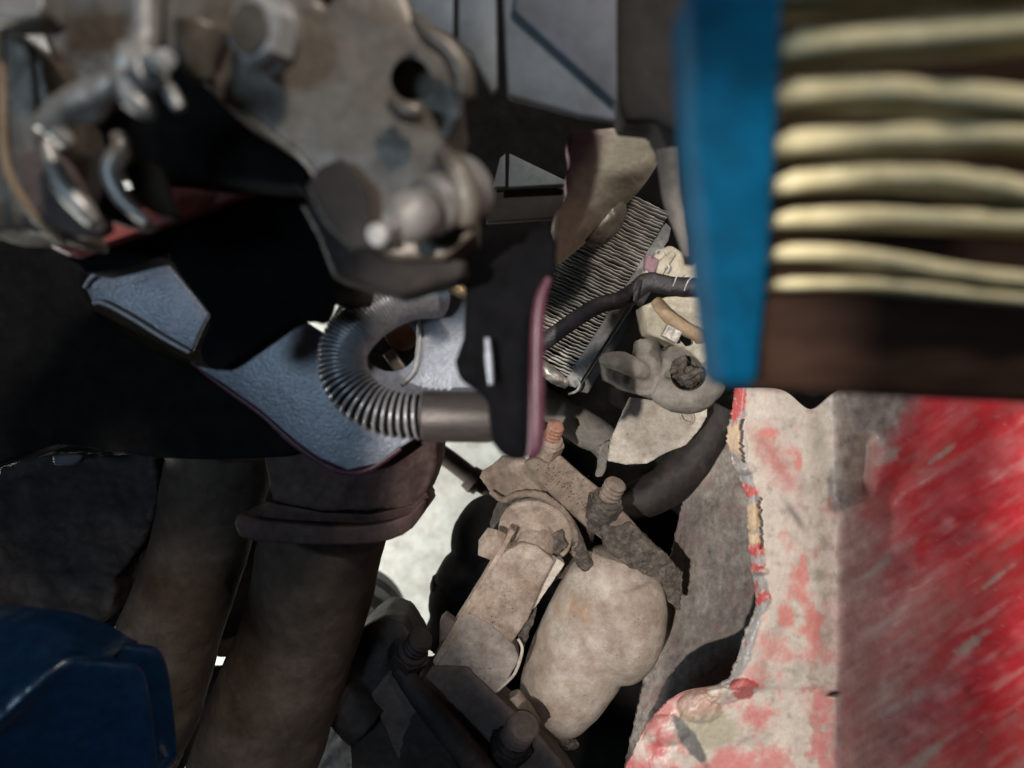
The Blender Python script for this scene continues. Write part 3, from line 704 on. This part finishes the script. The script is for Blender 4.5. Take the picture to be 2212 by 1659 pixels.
rows = [[(-100, 1335, .33), (0, 1340, .33), (100, 1352, .33), (190, 1385, .332), (235, 1412, .335)], [(-100, 1440, .318), (0, 1430, .318), (90, 1410, .320), (170, 1405, .325), (236, 1416, .334)],
        [(-100, 1620, .305), (0, 1545, .307), (80, 1480, .311), (150, 1428, .318), (238, 1422, .333)], [(-100, 1680, .312), (10, 1600, .314), (100, 1530, .318), (200, 1480, .325), (300, 1460, .335)],
        [(-100, 1820, .33), (40, 1770, .33), (140, 1720, .335), (240, 1690, .34), (330, 1680, .345)]]
rows = [q_ + [(q_[-1][0] + 14, q_[-1][1] + 4, q_[-1][2] + .008), (q_[-1][0] + 16, q_[-1][1] + 8, q_[-1][2] + .04)] for q_ in rows]
sheet('hose', rows, 10, 10, 'bluehose', bh, .02, lambda u, v, d, s, t: (u, v, d + .0006 * fbm(u / 50., v / 50.)))

# ================================================================== RADIATOR FIN PACK
rp = thing('finned_cooler', 'dusty grey cooler core with close wavy fins and a side rail, centre right', 'cooler', P(1240, 830, .54))
tr0, br0 = P(1440, 452, .50), P(1222, 822, .50)                       # right side of the core
sdir = (br0 - tr0); Ls = sdir.length; sdir.normalize()
fdir = (P(1290, 640, .50) - P(1180, 590, .50)).normalized()           # runs down to the right
nf = 56; pitch = Ls / nf; Lf = .058
def fin_mesh(seed):
    rnd = random.Random(seed); vs = []; fs = []; n = 40; a0 = rnd.random() * 6
    perp = Vector((-fdir.y, fdir.x, 0))
    for i in range(n + 1):
        x = .003 - (Lf + .003) * (1 - i / n)
        off = 0.00017 * math.sin(x * 900) + .00016 * math.sin(x * 230 + a0) + .00010 * rnd.uniform(-1, 1)
        tw = .00052 + .00016 * math.sin(x * 330 + a0 * 2)
        zz = .0004 * math.sin(x * 150 + a0)
        for (po, z) in ((tw, zz - .0006), (.00012, zz), (-.00012, zz), (-tw, zz - .0006), (-tw, zz - .009), (tw, zz - .009)):
            q = fdir * x + perp * (off + po); q.z += z
            vs.append(q)
    for i in range(n):
        for j in range(6): fs.append([i * 6 + j, i * 6 + (j + 1) % 6, i * 6 + 6 + (j + 1) % 6, i * 6 + 6 + j])
    fs.append([5, 4, 3, 2, 1, 0]); fs.append([n * 6 + j for j in range(6)])
    me = bpy.data.meshes.new('fin'); me.from_pydata([tuple(v) for v in vs], [], fs); me.update()
    bm = bmesh.new(); bm.from_mesh(me); bmesh.ops.recalc_face_normals(bm, faces=bm.faces); bm.to_mesh(me); bm.free()
    me.materials.append(M['fin']); return me
FM = [fin_mesh(s) for s in range(6)]
for i in range(nf):
    o = bpy.data.objects.new('fin', random.choice(FM)); COL.objects.link(o)
    wl = tr0 + sdir * (pitch * (i + .5) + random.uniform(-.12, .12) * pitch); wl.z += random.uniform(-.0004, .0004)
    o.parent = rp; o.location = wl - WLOC[rp.name]; o.rotation_euler = (0, 0, random.uniform(-.010, .010))
slab('core', [(1420, 440, .512), (1440, 452, .512), (1222, 822, .512), (1110, 765, .512), (1300, 395, .512)], .012, 'black', rp, bev=0)
slab('side_rail', [(1438, 480, .4985), (1450, 492, .4985), (1444, 520, .4985), (1246, 838, .4985), (1228, 832, .4985), (1222, 822, .4985)], .016, 'rail', rp, lump=(.0007, .0006, .004, 1))
slab('outer_rail', [(1448, 540, .510), (1452, 560, .510), (1270, 850, .510), (1248, 845, .510)], .014, 'darkgrey', rp, bev=.001)
tube('end_tank', *upath([(1150, 780, .499, .0035), (1175, 795, .4985, .0045), (1200, 815, .4985, .0045), (1226, 832, .499, .003)], 6), 'alu', rp, 16, lump=(.0007, .0006, .004, 1))
tube('end_clip', *upath([(1246, 818, .4955, .0008), (1252, 830, .4955, .0009), (1246, 844, .4955, .0009), (1228, 852, .496, .0008)], 6), 'rail', rp, 8)

# ================================================================== PALE ARM over the fins
pa_ = thing('cast_arm', 'pale sandy casting with a plum reflection tinted into its side crossing above the fins', 'casting', P(1300, 560, .46))
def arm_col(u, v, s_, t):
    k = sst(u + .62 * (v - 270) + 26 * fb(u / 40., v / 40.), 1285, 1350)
    pl = mixn(np.array((.13, .05, .07)), np.array((.30, .19, .23)), sst(u + .4 * (v - 270), 1235, 1330) + .5 * fb(u / 50., v / 30., 3))  # plum reflection on the near side, put into the colour
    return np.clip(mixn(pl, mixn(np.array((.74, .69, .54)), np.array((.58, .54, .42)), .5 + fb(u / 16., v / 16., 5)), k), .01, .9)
rows = [[(1238, 284, .345), (1320, 277, .38), (1385, 270, .42), (1418, 270, .445)], [(1232, 296, .345), (1320, 294, .38), (1400, 290, .425), (1442, 292, .452)],
        [(1226, 330, .345), (1320, 332, .385), (1395, 330, .43), (1434, 326, .455)], [(1226, 365, .345), (1310, 368, .385), (1380, 368, .43), (1414, 366, .457)],
        [(1224, 405, .345), (1290, 408, .385), (1345, 408, .43), (1388, 402, .458)], [(1210, 445, .345), (1270, 448, .385), (1315, 446, .43), (1350, 440, .458)],
        [(1194, 495, .345), (1240, 495, .385), (1280, 492, .43), (1308, 486, .456)], [(1197, 522, .35), (1225, 524, .39), (1250, 524, .43), (1266, 520, .453)],
        [(1202, 562, .38), (1206, 563, .40), (1209, 564, .42), (1213, 564, .44)]]
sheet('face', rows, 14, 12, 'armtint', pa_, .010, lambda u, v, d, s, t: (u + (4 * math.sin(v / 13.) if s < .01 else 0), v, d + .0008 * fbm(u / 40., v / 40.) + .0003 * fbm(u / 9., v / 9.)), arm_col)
tube('lobe', *upath([(1330, 440, .455, .008), (1308, 470, .452, .011), (1285, 498, .45, .010), (1262, 514, .452, .006)]), 'aludark', pa_, 24, lump=(.0009, .0005, .005, 3))

# ================================================================== TAPED LOOM
lm = thing('wiring_loom', 'dark taped wiring loom crossing in front of the fins toward the blue seal', 'wiring', P(1350, 700, .46))
pth, rad = upath([(1120, 775, .455, .0058), (1180, 735, .452, .0058), (1230, 698, .448, .0056), (1290, 662, .444, .0056), (1340, 648, .442, .0058), (1372, 628, .440, .0062), (1400, 610, .438, .0066), (1450, 618, .436, .0062), (1500, 620, .434, .0062), (1580, 622, .43, .0062), (1680, 626, .43, .0062)], 14)
def loomr(i, th, r): return .86 * r * (1 + .015 * math.sin(i * .9 + th) + .04 * math.sin(3 * th + i * .13))
tube('taped_bundle', pth, rad, 'tape', lm, 22, flat=.55, rfn=loomr, smooth=60)
tube('cable_tie', *upath([(1372, 650, .436, .0012), (1376, 630, .434, .0014), (1384, 606, .436, .0012)]), 'tape', lm, 10)
for (x, y) in ((1478, 600), (1454, 590)):
    tube('wire_end', *upath([(x, y + 28, .432, .0004), (x + 8, y + 8, .430, .0004), (x + 18, y - 2, .43, .0003)]), 'bright', lm, 8)

# ================================================================== RIGHT MIDDLE CASTINGS
tc_ = thing('plastic_connector', 'yellowed plastic connector above the taped loom beside the blue seal', 'connector', P(1470, 600, .47))
slab('housing', [(1392, 585, .452), (1420, 540, .452), (1450, 528, .45), (1500, 560, .45), (1560, 572, .45), (1560, 615, .45), (1400, 615, .452)], .02, 'clip', tc_, bev=.002)
slab('ridge', [(1425, 560, .447), (1452, 540, .447), (1462, 548, .447), (1428, 600, .447), (1415, 596, .447)], .008, 'clip', tc_, bev=.0015)
slab('latch', [(1396, 545, .448), (1428, 562, .448), (1412, 596, .448), (1392, 580, .448)], .008, 'armplum', tc_, bev=.0015)
for q in ([(1416, 546), (1424, 540), (1436, 551)], [(1440, 590), (1446, 578), (1442, 570)], [(1395, 585), (1403, 592), (1412, 596)]):
    tube('wire_end', *upath([(x, y, .444, .0006) for x, y in q]), 'bright', tc_, 8)
hs = thing('sensor_housing', 'cream lobed housing with a tan rubber lip below the taped loom', 'housing', P(1480, 770, .49))
merged('housing', [slab_data([(1388, 660, .462), (1440, 640, .458), (1520, 640, .455), (1560, 690, .455), (1570, 780, .46), (1530, 800, .462), (1490, 760, .462), (1450, 742, .464), (1400, 720, .466)], .03, 0)], 'clip', hs, (.0012, .0007, .01, 5))
tube('lip', *upath([(1415, 648, .453, .0035), (1440, 680, .450, .004), (1475, 708, .449, .0042), (1505, 724, .449, .004), (1512, 738, .451, .003)]), 'tan', hs, 16, lump=(.0008, .0003, .005, 2))
slab('slot_block', [(1447, 706, .450), (1457, 698, .450), (1492, 728, .450), (1494, 742, .450), (1484, 748, .450)], .004, 'black', hs, bev=.0005)
boxm('clip', P(1450, 722, .449), (.010, .0075, .006), 'alu', hs, rot=(0, 0, -.5), lump=(.0006, .0004, .003, 1))
rc = thing('holed_casting', 'grey brown casting with a dirt filled hole above the pale plate', 'casting', P(1450, 860, .52))
cst = merged('casting', [slab_data([(1300, 768, .468), (1340, 772, .466), (1380, 786, .465), (1410, 792, .465), (1425, 770, .468), (1450, 745, .466), (1500, 745, .462), (1545, 780, .460), (1562, 815, .460), (1545, 850, .462), (1490, 868, .464), (1420, 862, .468), (1350, 842, .472), (1310, 820, .474)], .03, 0),
                         tube_data(*upath([(1300, 780, .470, .004), (1340, 780, .464, .006), (1382, 800, .462, .006), (1392, 812, .464, .004)]), seg=16),
                         tube_data(*upath([(1420, 840, .466, .008), (1460, 856, .462, .010), (1510, 852, .460, .010), (1550, 820, .460, .007)]), seg=16),
                         tube_data(*upath([(1396, 740, .475, .008), (1398, 790, .470, .009), (1405, 850, .472, .008)]), seg=16)], 'greycast', rc, (.0012, .001, .01, 3))
ctr = tube('cutter', *upath([(1486, 806, .44, .0110), (1486, 806, .50, .0095)], 2), 'black', None, 24)
cut(cst, ctr)
merged('dirt', [tube_data(*upath([(1460, 800, .474, .004), (1486, 812, .470, .006), (1510, 808, .474, .004)]), seg=12)], 'crust', rc, (.0006, .003, .004, 0))
tube('rim', *upath([(1452, 806, .459, .002), (1462, 782, .457, .0022), (1478, 776, .457, .002), (1470, 800, .458, .0018), (1482, 815, .458, .002), (1500, 804, .457, .002), (1518, 800, .457, .0018)]), 'crust', rc, 12, lump=(.0005, .0012, .003, 1))
pp = thing('pale_plate', 'flat pale dusty plate with an embossed zero below the holed casting', 'plate', P(1420, 1000, .53))
slab('plate', [(1352, 880, .497), (1362, 858, .497), (1410, 864, .496), (1470, 874, .495), (1530, 868, .494), (1528, 900, .495), (1510, 930, .497), (1482, 962, .499), (1440, 978, .501), (1398, 1002, .503), (1350, 1004, .504), (1312, 996, .503), (1320, 950, .500)], .006, 'pale', pp, lump=(.0008, .0004, .005, 2))
zp = [P(1484 + 14 * math.cos(t) - 3 * math.sin(t), 899 + 7 * math.cos(t) + 13 * math.sin(t), .4945) for t in [2 * math.pi * k / 32 for k in range(33)]]
tube('embossed_zero', zp, .00105, 'pale', pp, 10, smooth=60)
md = thing('suspension_arm', 'greasy brown arm curving in the dark between pale plate and grey panel', 'arm', P(1420, 1080, .58))
tube('arm', *upath([(1300, 1090, .56, .010), (1370, 1082, .56, .014), (1440, 1050, .56, .016), (1490, 1000, .56, .015), (1530, 940, .56, .014), (1560, 880, .56, .014)]), 'greasy', md, 28, lump=(.0013, .0008, .01, 3))
tb_ = thing('cross_tube', 'grey brown cross tube behind the rusty stud', 'tube', P(1250, 920, .58))
tube('tube', *upath([(1150, 850, .55, .010), (1200, 885, .55, .011), (1260, 925, .55, .013), (1300, 950, .55, .012), (1320, 990, .55, .008)]), 'greycast', tb_, 28, lump=(.0012, .0006, .01, 3))
slab('gusset', [(1296, 965, .52), (1318, 950, .52), (1310, 1010, .52), (1302, 1030, .52), (1288, 1030, .52), (1292, 1010, .52)], .008, 'greycast', tb_, lump=(.0008, .0008, .004, 2))

# ================================================================== TOP MIDDLE BACKGROUND
OFF[0] = -.33
wp = thing('sheet_panel', 'cool grey sheet panel with vertical seams behind the casting, top middle', 'panel', P(1200, 260, .62))
slab('panel', [(1084, -60, .60), (1330, -60, .60), (1330, 262, .60), (1250, 248, .60), (1096, 206, .60)], .004, 'coolgrey', wp, bev=.001)
slab('panel', [(990, -60, .605), (1072, -60, .605), (1075, 190, .605), (1062, 202, .605), (1020, 120, .605), (990, 90, .605)], .004, 'coolgrey', wp, bev=.001)
slab('panel', [(850, -60, .610), (982, -60, .610), (980, 80, .610), (940, 60, .610), (880, 20, .610)], .004, 'coolgrey', wp, bev=.001)
slab('overlay_panel', [(1120, -60, .597), (1334, -60, .597), (1334, 226, .597), (1318, 212, .597), (1108, 22, .597)], .002, 'coolgrey2', wp, bev=.001)
OFF[0] = 0.0
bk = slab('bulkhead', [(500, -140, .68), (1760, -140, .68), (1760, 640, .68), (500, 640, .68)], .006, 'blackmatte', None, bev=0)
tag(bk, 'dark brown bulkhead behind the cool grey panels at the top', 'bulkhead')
OFF[0] = -.13
pil = thing('brown_upright', 'dark brown upright channel left of the blue seal', 'channel', P(1420, 560, .5))
slab('channel', [(1332, -60, .42), (1500, -60, .42), (1500, 300, .42), (1520, 560, .43), (1500, 560, .43), (1440, 330, .43), (1418, 262, .42), (1345, 262, .42), (1332, 200, .42)], .02, 'browncol', pil, lump=(.0015, .0012, .02, 2))
tube('seam', *upath([(1440, 320, .425, .004), (1452, 430, .43, .0035), (1475, 500, .435, .003), (1490, 545, .44, .003)]), 'greycast', pil, 14)
OFF[0] = 0.0
lb = thing('grey_tab', 'dim grey triangular tab with an upright seam beside the cast arm', 'tab', P(1150, 480, .6))
slab('tab', [(1100, 330, .52), (1228, 392, .52), (1226, 398, .52), (1098, 404, .52)], .004, 'coolgrey', lb, bev=.001)
slab('strip', [(1080, 340, .525), (1092, 330, .525), (1092, 404, .525), (1064, 404, .525)], .004, 'coolgrey2', lb, bev=.001)
slab('base', [(1050, 412, .53), (1228, 404, .53), (1200, 470, .53), (1050, 480, .53)], .01, 'browncol', lb, bev=.001)

# ================================================================== BLACK POST in front
bp_ = thing('black_post', 'black upright post with a plum highlight coloured along its edge left of the fins', 'post', P(1110, 1000, .33))
slab('post', [(1000, 520, .262), (1095, 505, .262), (1188, 480, .262), (1204, 520, .262), (1202, 600, .262), (1176, 660, .264), (1160, 800, .266), (1158, 960, .268), (1138, 996, .268), (1090, 992, .268), (1062, 955, .268), (1052, 860, .266), (990, 820, .266), (982, 780, .266), (1000, 730, .265), (1004, 640, .264)], .035, 'black', bp_, bev=.003)
tube('edge', *upath([(1186, 600, .258, .0012), (1166, 655, .259, .0022), (1160, 760, .260, .0026), (1160, 880, .261, .0028), (1158, 955, .262, .0028), (1148, 985, .263, .002)]), 'plum_glint', bp_, 20)  # plum strip stands in for the highlight down the right edge
tube('rib', *upath([(1052, 730, .257, .0008), (1056, 780, .257, .0012), (1060, 830, .257, .0008)]), 'bracket', bp_, 12)

# ================================================================== LEFT FRONT BRACKET
OFF[0] = .07
fb = thing('front_bracket', 'blue grey powder coated pressed bracket with curved lower edge, left of the coiled hose', 'bracket', P(700, 1000, .33))
def brk_disp(u, v, d, s, t): return u, v, d + .0004 * fbm(u / 30., v / 30.)
slab('web', [(420, 790, .300), (470, 800, .298), (560, 740, .296), (650, 688, .295), (700, 720, .295), (760, 600, .302), (900, 560, .306), (1040, 640, .306), (1040, 830, .306), (980, 930, .304), (900, 945, .304), (868, 965, .303), (820, 1000, .302), (750, 1015, .301), (690, 990, .300), (640, 955, .300), (560, 885, .300), (480, 828, .300)], .003, 'bracket', fb, bev=.001)
ctr = tube('cutter', *upath([(845, 745, .25, .0120), (845, 745, .36, .0140)], 2), 'black', None, 40)
cut(fb.children[0], ctr)
tube('flange', *upath([(415, 782, .302, .0011), (470, 826, .301, .0014), (560, 890, .301, .0016), (640, 960, .301, .0018), (700, 1002, .302, .0018), (750, 1020, .303, .0018), (800, 1012, .304, .0016), (865, 968, .304, .0014)]), 'plum_glint', fb, 14)  # lower flange; its plum colour stands in for a pink highlight
tube('inner_flange', *upath([(905, 690, .302, .0008), (905, 750, .300, .0014), (895, 800, .300, .0014), (870, 830, .301, .0010)]), 'bright', fb, 14)
slab('tongue', [(182, 618, .292), (200, 592, .292), (270, 570, .292), (348, 556, .292), (380, 590, .292), (452, 680, .294), (440, 700, .294), (412, 764, .295), (330, 720, .294), (250, 672, .293), (200, 655, .292)], .003, 'bracket', fb, bev=.001)
tube('tongue_edge', *upath([(202, 655, .290, .0012), (225, 655, .290, .0013), (290, 690, .291, .0013), (350, 728, .292, .0013), (408, 760, .293, .0012)]), 'bright', fb, 14)
tube('tongue_edge', *upath([(182, 622, .290, .0011), (205, 594, .290, .0013), (270, 572, .290, .0012), (350, 556, .290, .0010)]), 'bracket', fb, 14)
OFF[0] = .02
hz = thing('black_housing', 'black boxy housing with its shadow shaped in, above the blue grey bracket at left', 'housing', P(300, 900, .45))
slab('box', [(155, 545, .268), (400, 460, .268), (560, 398, .268), (640, 400, .268), (690, 470, .27), (712, 600, .272), (690, 690, .274), (640, 690, .278), (560, 742, .280), (470, 800, .282), (430, 760, .282), (452, 680, .279), (380, 590, .276), (348, 556, .272), (200, 590, .270), (175, 575, .270)], .016, 'black', hz, curve=3, bev=.002)  # housing plus its shadow across the bracket, shaped as one black slab
slab('lower_box', [(-60, 500, .365), (120, 515, .365), (170, 570, .365), (178, 640, .365), (260, 720, .365), (420, 800, .365), (560, 905, .365), (640, 975, .365), (560, 990, .365), (340, 990, .365), (120, 960, .365), (-60, 980, .365)], .03, 'blackmatte', hz, curve=3, bev=.002)
rb = thing('red_reflection', 'dim red slab for a reflection above the black housing at left', 'ledge', P(330, 530, .33))
slab('ledge', [(60, 440, .275), (330, 400, .268), (440, 372, .262), (560, 386, .258), (568, 402, .258), (400, 466, .258), (150, 552, .258), (80, 520, .262)], .008, 'redback', rb, bev=.002)  # red slab stands in for a reflected band
gz = tube('stub_pipe', *upath([(700, 560, .31, .010), (740, 600, .315, .012), (800, 612, .32, .012)]), 'aludark', None, 20)
tag(gz, 'short dull metal stub above the coiled hose', 'pipe')

# ================================================================== COILED HOSE
OFF[0] = .068
ho = thing('coiled_hose', 'silver grey steel coil sleeved hose looping left with a dark cuff end', 'hose', P(800, 940, .30))
ctrl = [(945, 640, .300), (905, 640, .292), (865, 648, .285), (815, 672, .279), (772, 706, .275), (742, 752, .273), (742, 805, .272), (768, 850, .271), (812, 882, .270), (865, 896, .269), (922, 899, .268)]
pc, _ = upath(ctrl, 24)
# resample by length
seglen = [0]
for a, b in zip(pc[:-1], pc[1:]): seglen.append(seglen[-1] + (b - a).length)
tot = seglen[-1]
def along(s):
    i = min(max(np.searchsorted(seglen, s) - 1, 0), len(pc) - 2); f = (s - seglen[i]) / max(1e-9, seglen[i + 1] - seglen[i])
    return pc[i].lerp(pc[i + 1], f)
NC = 1500; s = 0; cpts = []; ph = 0
cen = [along(tot * k / NC) for k in range(NC + 1)]
cen, frc = frames(cen)
Rh = .0098
hel = []; wr = []
for k in range(NC + 1):
    f = k / NC
    pit = .00145 if f < .52 else .00145 + .00105 * sst(f, .52, .80)          # coils open out toward the lower end
    ph += 2 * math.pi * (tot / NC) / pit
    t, a, b = frc[k]; R = Rh * (1 + .14 * (.5 - abs(f - .45)))
    hel.append(cen[k] + a * math.cos(ph) * R + b * math.sin(ph) * R); wr.append(.00078)
fine = []
for k in range(NC):
    for q in range(1): fine.append(hel[k])
# rebuild the helix densely so that each turn stays round
dens = []; ph = 0; ND = 5200
for k in range(ND + 1):
    f = k / ND; i = min(int(f * NC), NC - 1); g = f * NC - i
    c0 = cen[i].lerp(cen[i + 1], g); t, a, b = frc[i]; R = Rh * (1 + .14 * (.5 - abs(f - .45)))
    pit = .00150 + .00175 * sst(f, .50, .78)
    ph += 2 * math.pi * (tot / ND) / pit
    dens.append(c0 + a * math.cos(ph) * R + b * math.sin(ph) * R)
tube('steel_coil', dens[::2], .00074, 'hose', ho, 8, smooth=None)
tube('inner_hose', cen[::12], Rh * .93, 'blackmatte', ho, 24)
ce = cen[-1]; ct = (P(1040, 900, .268) - P(925, 899, .268)).normalized()
turned('cuff', ce - ct * .002, ct, [(0, .0080), (0, .0104), (.001, .0112), (.0290, .0114), (.0310, .0108), (.0310, .006)], 'cuff', ho, 48)
OFF[0] = .05
st_ = thing('rusty_fitting', 'rust orange ringed fitting inside the loop of the coiled hose', 'fitting', P(850, 760, .36))
turned('body', P(835, 760, .36), Vector((.25, .2, 1)), [(0, .016), (.02, .016), (.022, .014), (.022, .008), (.016, .007), (.016, 0)], 'greasy', st_, 32, lump=(.0009, .001, .006, 2))
turned('ring', P(868, 722, .335), Vector((.2, .1, 1)), [(0, .005), (0, .0085), (.004, .0085), (.004, .005)], 'orange', st_, 32)
boxm('lever', P(856, 785, .330), (.006, .014, .004), 'aludark', st_, rot=(0, 0, .6), bev=.001)
ss = thing('threaded_adjuster', 'short threaded screw with a brass tip above the coiled hose', 'screw', P(975, 600, .34))
thread('screw', P(925, 596, .300), P(1000, 572, .300) - P(925, 596, .300), .0034, .014, .0016, 'hose', ss)
tube('brass_tip', *upath([(960, 608, .30, .002), (985, 622, .298, .0035), (1010, 640, .298, .0022)]), 'brass', ss, 16, lump=(.0006, .0004, .003, 1))

# ================================================================== TOP LEFT CASTING (near, blurred)
OFF[0] = 0.0
cg = thing('pump_casting', 'dull aluminium pump casting with a dark bolt hole, blurred at upper left', 'casting', P(800, 560, .26))
body = merged('body', [slab_data([(350, -80, .215), (660, -80, .215), (700, 20, .218), (760, -60, .218), (870, -60, .22), (900, 60, .22), (985, 150, .22), (1002, 240, .22), (960, 330, .222), (1025, 410, .222), (1030, 500, .224), (960, 560, .226), (860, 560, .226),
                                  (760, 520, .226), (690, 400, .224), (640, 330, .222), (560, 270, .22), (470, 215, .218), (430, 160, .216), (350, 100, .215)], .03, 0),
                       tube_data(*upath([(900, 40, .212, .0028), (925, 75, .210, .003), (965, 105, .210, .0032), (995, 150, .211, .0035), (1003, 215, .213, .003)]), seg=14),
                       tube_data(*upath([(850, 215, .213, .003), (880, 240, .211, .0034), (915, 242, .212, .003)]), seg=14),
                       tube_data(*upath([(950, 330, .214, .003), (985, 370, .212, .004), (1010, 430, .213, .004), (1005, 490, .216, .003)]), seg=14),
                       tube_data(*upath([(440, 60, .212, .008), (430, 130, .212, .005), (440, 180, .214, .003)]), seg=14)], 'aludark', cg, (.0011, .0005, .016, 6))
ctr = tube('cutter', *upath([(884, 170, .19, .0064), (888, 172, .235, .0056)], 2), 'black', None, 32)
cut(body, ctr)
slab('dark_patch', [(690, 360, .2165), (740, 340, .2165), (790, 400, .2165), (800, 470, .2165), (850, 530, .2165), (760, 540, .2165), (700, 480, .2165), (660, 400, .2165)], .004, 'greasy', cg, bev=.001)  # dark slab lying just proud of the casting face
slab('lower_web', [(640, 430, .232), (760, 470, .232), (900, 540, .232), (1010, 560, .234), (1000, 600, .236), (860, 640, .24), (720, 600, .24), (690, 520, .236)], .02, 'greasy', cg, lump=(.0014, .0006, .012, 3))
bl = thing('bleed_nipple', 'bright stepped bleed nipple boss with a small round tip near the top centre', 'fitting', P(900, 540, .24))
bbp = P(992, 412, .224); ba = P(826, 503, .196) - bbp
turned('boss', bbp, ba, [(-.002, 0.0104), (.004, 0.0104), (.0052, 0.0096), (.0054, 0.0048), (.0088, 0.0048), (.0090, 0.0078), (.0102, 0.0083), (.0150, 0.0083), (.0162, 0.0077), (.0166, 0.0036), (.0196, 0.0036), (.0200, 0.0067), (.0215, 0.0072), (.0262, 0.0072), (.0300, 0.0056), (.0315, 0.0040), (.0317, 0.0024), (.0385, 0.0022), (.0385, 0.0000)], 'nipple', bl, 48)
turned('tip', bbp + ba.normalized() * .0386, ba, [(0, .0029), (.0015, .0029), (.0022, .0022), (.0022, 0)], 'bright', bl, 24)
bo = thing('hex_bolt', 'large pale bolt head on the casting, top left of centre', 'bolt', P(560, 150, .24))
ba2 = Vector((-.45, -.12, .88))
turned('flange', P(590, 80, .208), ba2, [(0, .0105), (.003, .0108), (.004, .0095), (.004, 0)], 'alu', bo, 40)
turned('head', P(588, 80, .204), ba2, [(0, .0092), (.006, .0092), (.0075, .0084), (.0078, .0066), (.0078, 0)], 'bright', bo, 6, smooth=20)
turned('face', P(588, 80, .204) + ba2 * .0074, ba2, [(0, .0066), (.0012, .0064), (.0016, .005), (.0016, 0)], 'aludark', bo, 32)
bb = slab('shadow_web', [(300, -80, .24), (380, -80, .24), (400, 150, .24), (640, 300, .245), (690, 470, .25), (640, 400, .25), (560, 395, .25), (330, 380, .27), (150, 350, .27), (120, 200, .26), (290, 60, .24)], .02, 'blackmatte', None, bev=.002)  # black slab stands in for shadow between lever and casting
tag(bb, 'black slab standing in for shadow behind the throttle lever and below the casting', 'web')
lv = thing('throttle_lever', 'pale metal fork lever with a ball pin at the top left', 'lever', P(300, 240, .22))
merged('lever', [tube_data(*upath([(305, -80, .190, .0050), (312, 20, .190, .0042), (316, 70, .190, .0036), (300, 115, .190, .0040), (270, 130, .190, .0045)]), seg=18),
                 tube_data(*upath([(290, 110, .190, .0030), (268, 150, .190, .0034), (280, 200, .190, .0034), (315, 235, .191, .0028), (338, 245, .192, .0015)]), seg=16),
                 tube_data(*upath([(300, 140, .188, .0045), (320, 160, .188, .0042), (330, 150, .186, .004)]), seg=16),
                 tube_data(*upath([(270, 160, .194, .003), (220, 195, .196, .004), (160, 225, .198, .0042), (110, 262, .200, .0036), (90, 285, .20, .0025)]), seg=16),
                 tube_data(*upath([(110, 262, .200, .003), (140, 300, .201, .0026), (152, 318, .202, .0018)]), seg=14),
                 tube_data(*upath([(220, 200, .197, .003), (205, 240, .199, .003), (170, 240, .199, .003)]), seg=14)], 'alu', lv, (.0008, .0004, .006, 4))
tube('ball_pin', *upath([(312, 140, .187, .0022), (335, 134, .183, .0024), (356, 130, .180, .0026), (360, 130, .179, .0018)]), 'bright', lv, 18)
tube('stop', *upath([(362, 188, .19, .0016), (375, 212, .19, .0018), (388, 235, .19, .0014)]), 'alu', lv, 14)
cp = thing('cam_quadrant', 'dim stack of curved cam plates behind the fork lever at left', 'cam', P(200, 430, .26))
tube('plate', *upath([(100, 310, .215, .002), (130, 390, .216, .003), (180, 450, .217, .003), (205, 480, .218, .002)]), 'alu', cp, 14)
tube('plate', *upath([(250, 290, .22, .002), (262, 320, .22, .003), (240, 370, .221, .003), (265, 430, .222, .0025), (320, 480, .223, .0015)]), 'alu', cp, 14)
slab('plate', [(40, 340, .222), (120, 330, .222), (180, 420, .224), (230, 490, .226), (160, 510, .226), (70, 450, .224)], .006, 'gearcase', cp, curve=3, bev=.001)
slab('plate', [(190, 340, .228), (240, 320, .228), (250, 420, .23), (330, 490, .232), (240, 480, .232), (190, 420, .23)], .006, 'greasy', cp, curve=3, bev=.001)
slab('plate', [(270, 360, .23), (330, 350, .23), (360, 420, .232), (370, 470, .234), (300, 440, .232)], .006, 'blackmatte', cp, curve=3, bev=.001)
pw = thing('pulley_housing', 'soiled round housing cut off by the left edge', 'housing', P(40, 500, .28))
slab('shell', [(-80, 60, .225), (20, 50, .225), (80, 100, .225), (110, 200, .228), (118, 300, .23), (90, 360, .232), (110, 460, .238), (140, 520, .24), (60, 500, .24), (-80, 500, .24)], .03, 'aludark', pw, lump=(.0014, .0008, .012, 5))
tube('rim', *upath([(2, 60, .216, .0012), (6, 200, .218, .0012), (10, 330, .220, .0012), (30, 400, .222, .0014), (80, 470, .226, .0014), (140, 530, .23, .0012)]), 'tan', pw, 12)
cc = thing('cover_casting', 'brown grey cover with a pale block at the top left corner', 'cover', P(180, 180, .26))
slab('cover', [(70, -80, .232), (300, -80, .232), (290, 60, .234), (260, 130, .236), (190, 200, .24), (140, 190, .24), (90, 80, .236)], .02, 'aludark', cc, lump=(.0014, .0008, .012, 4))
slab('corner_block', [(-60, -60, .205), (95, -60, .205), (92, 20, .205), (75, 40, .205), (8, 36, .205), (-60, 30, .205)], .012, 'alu', cc, lump=(.001, .0004, .01, 3))
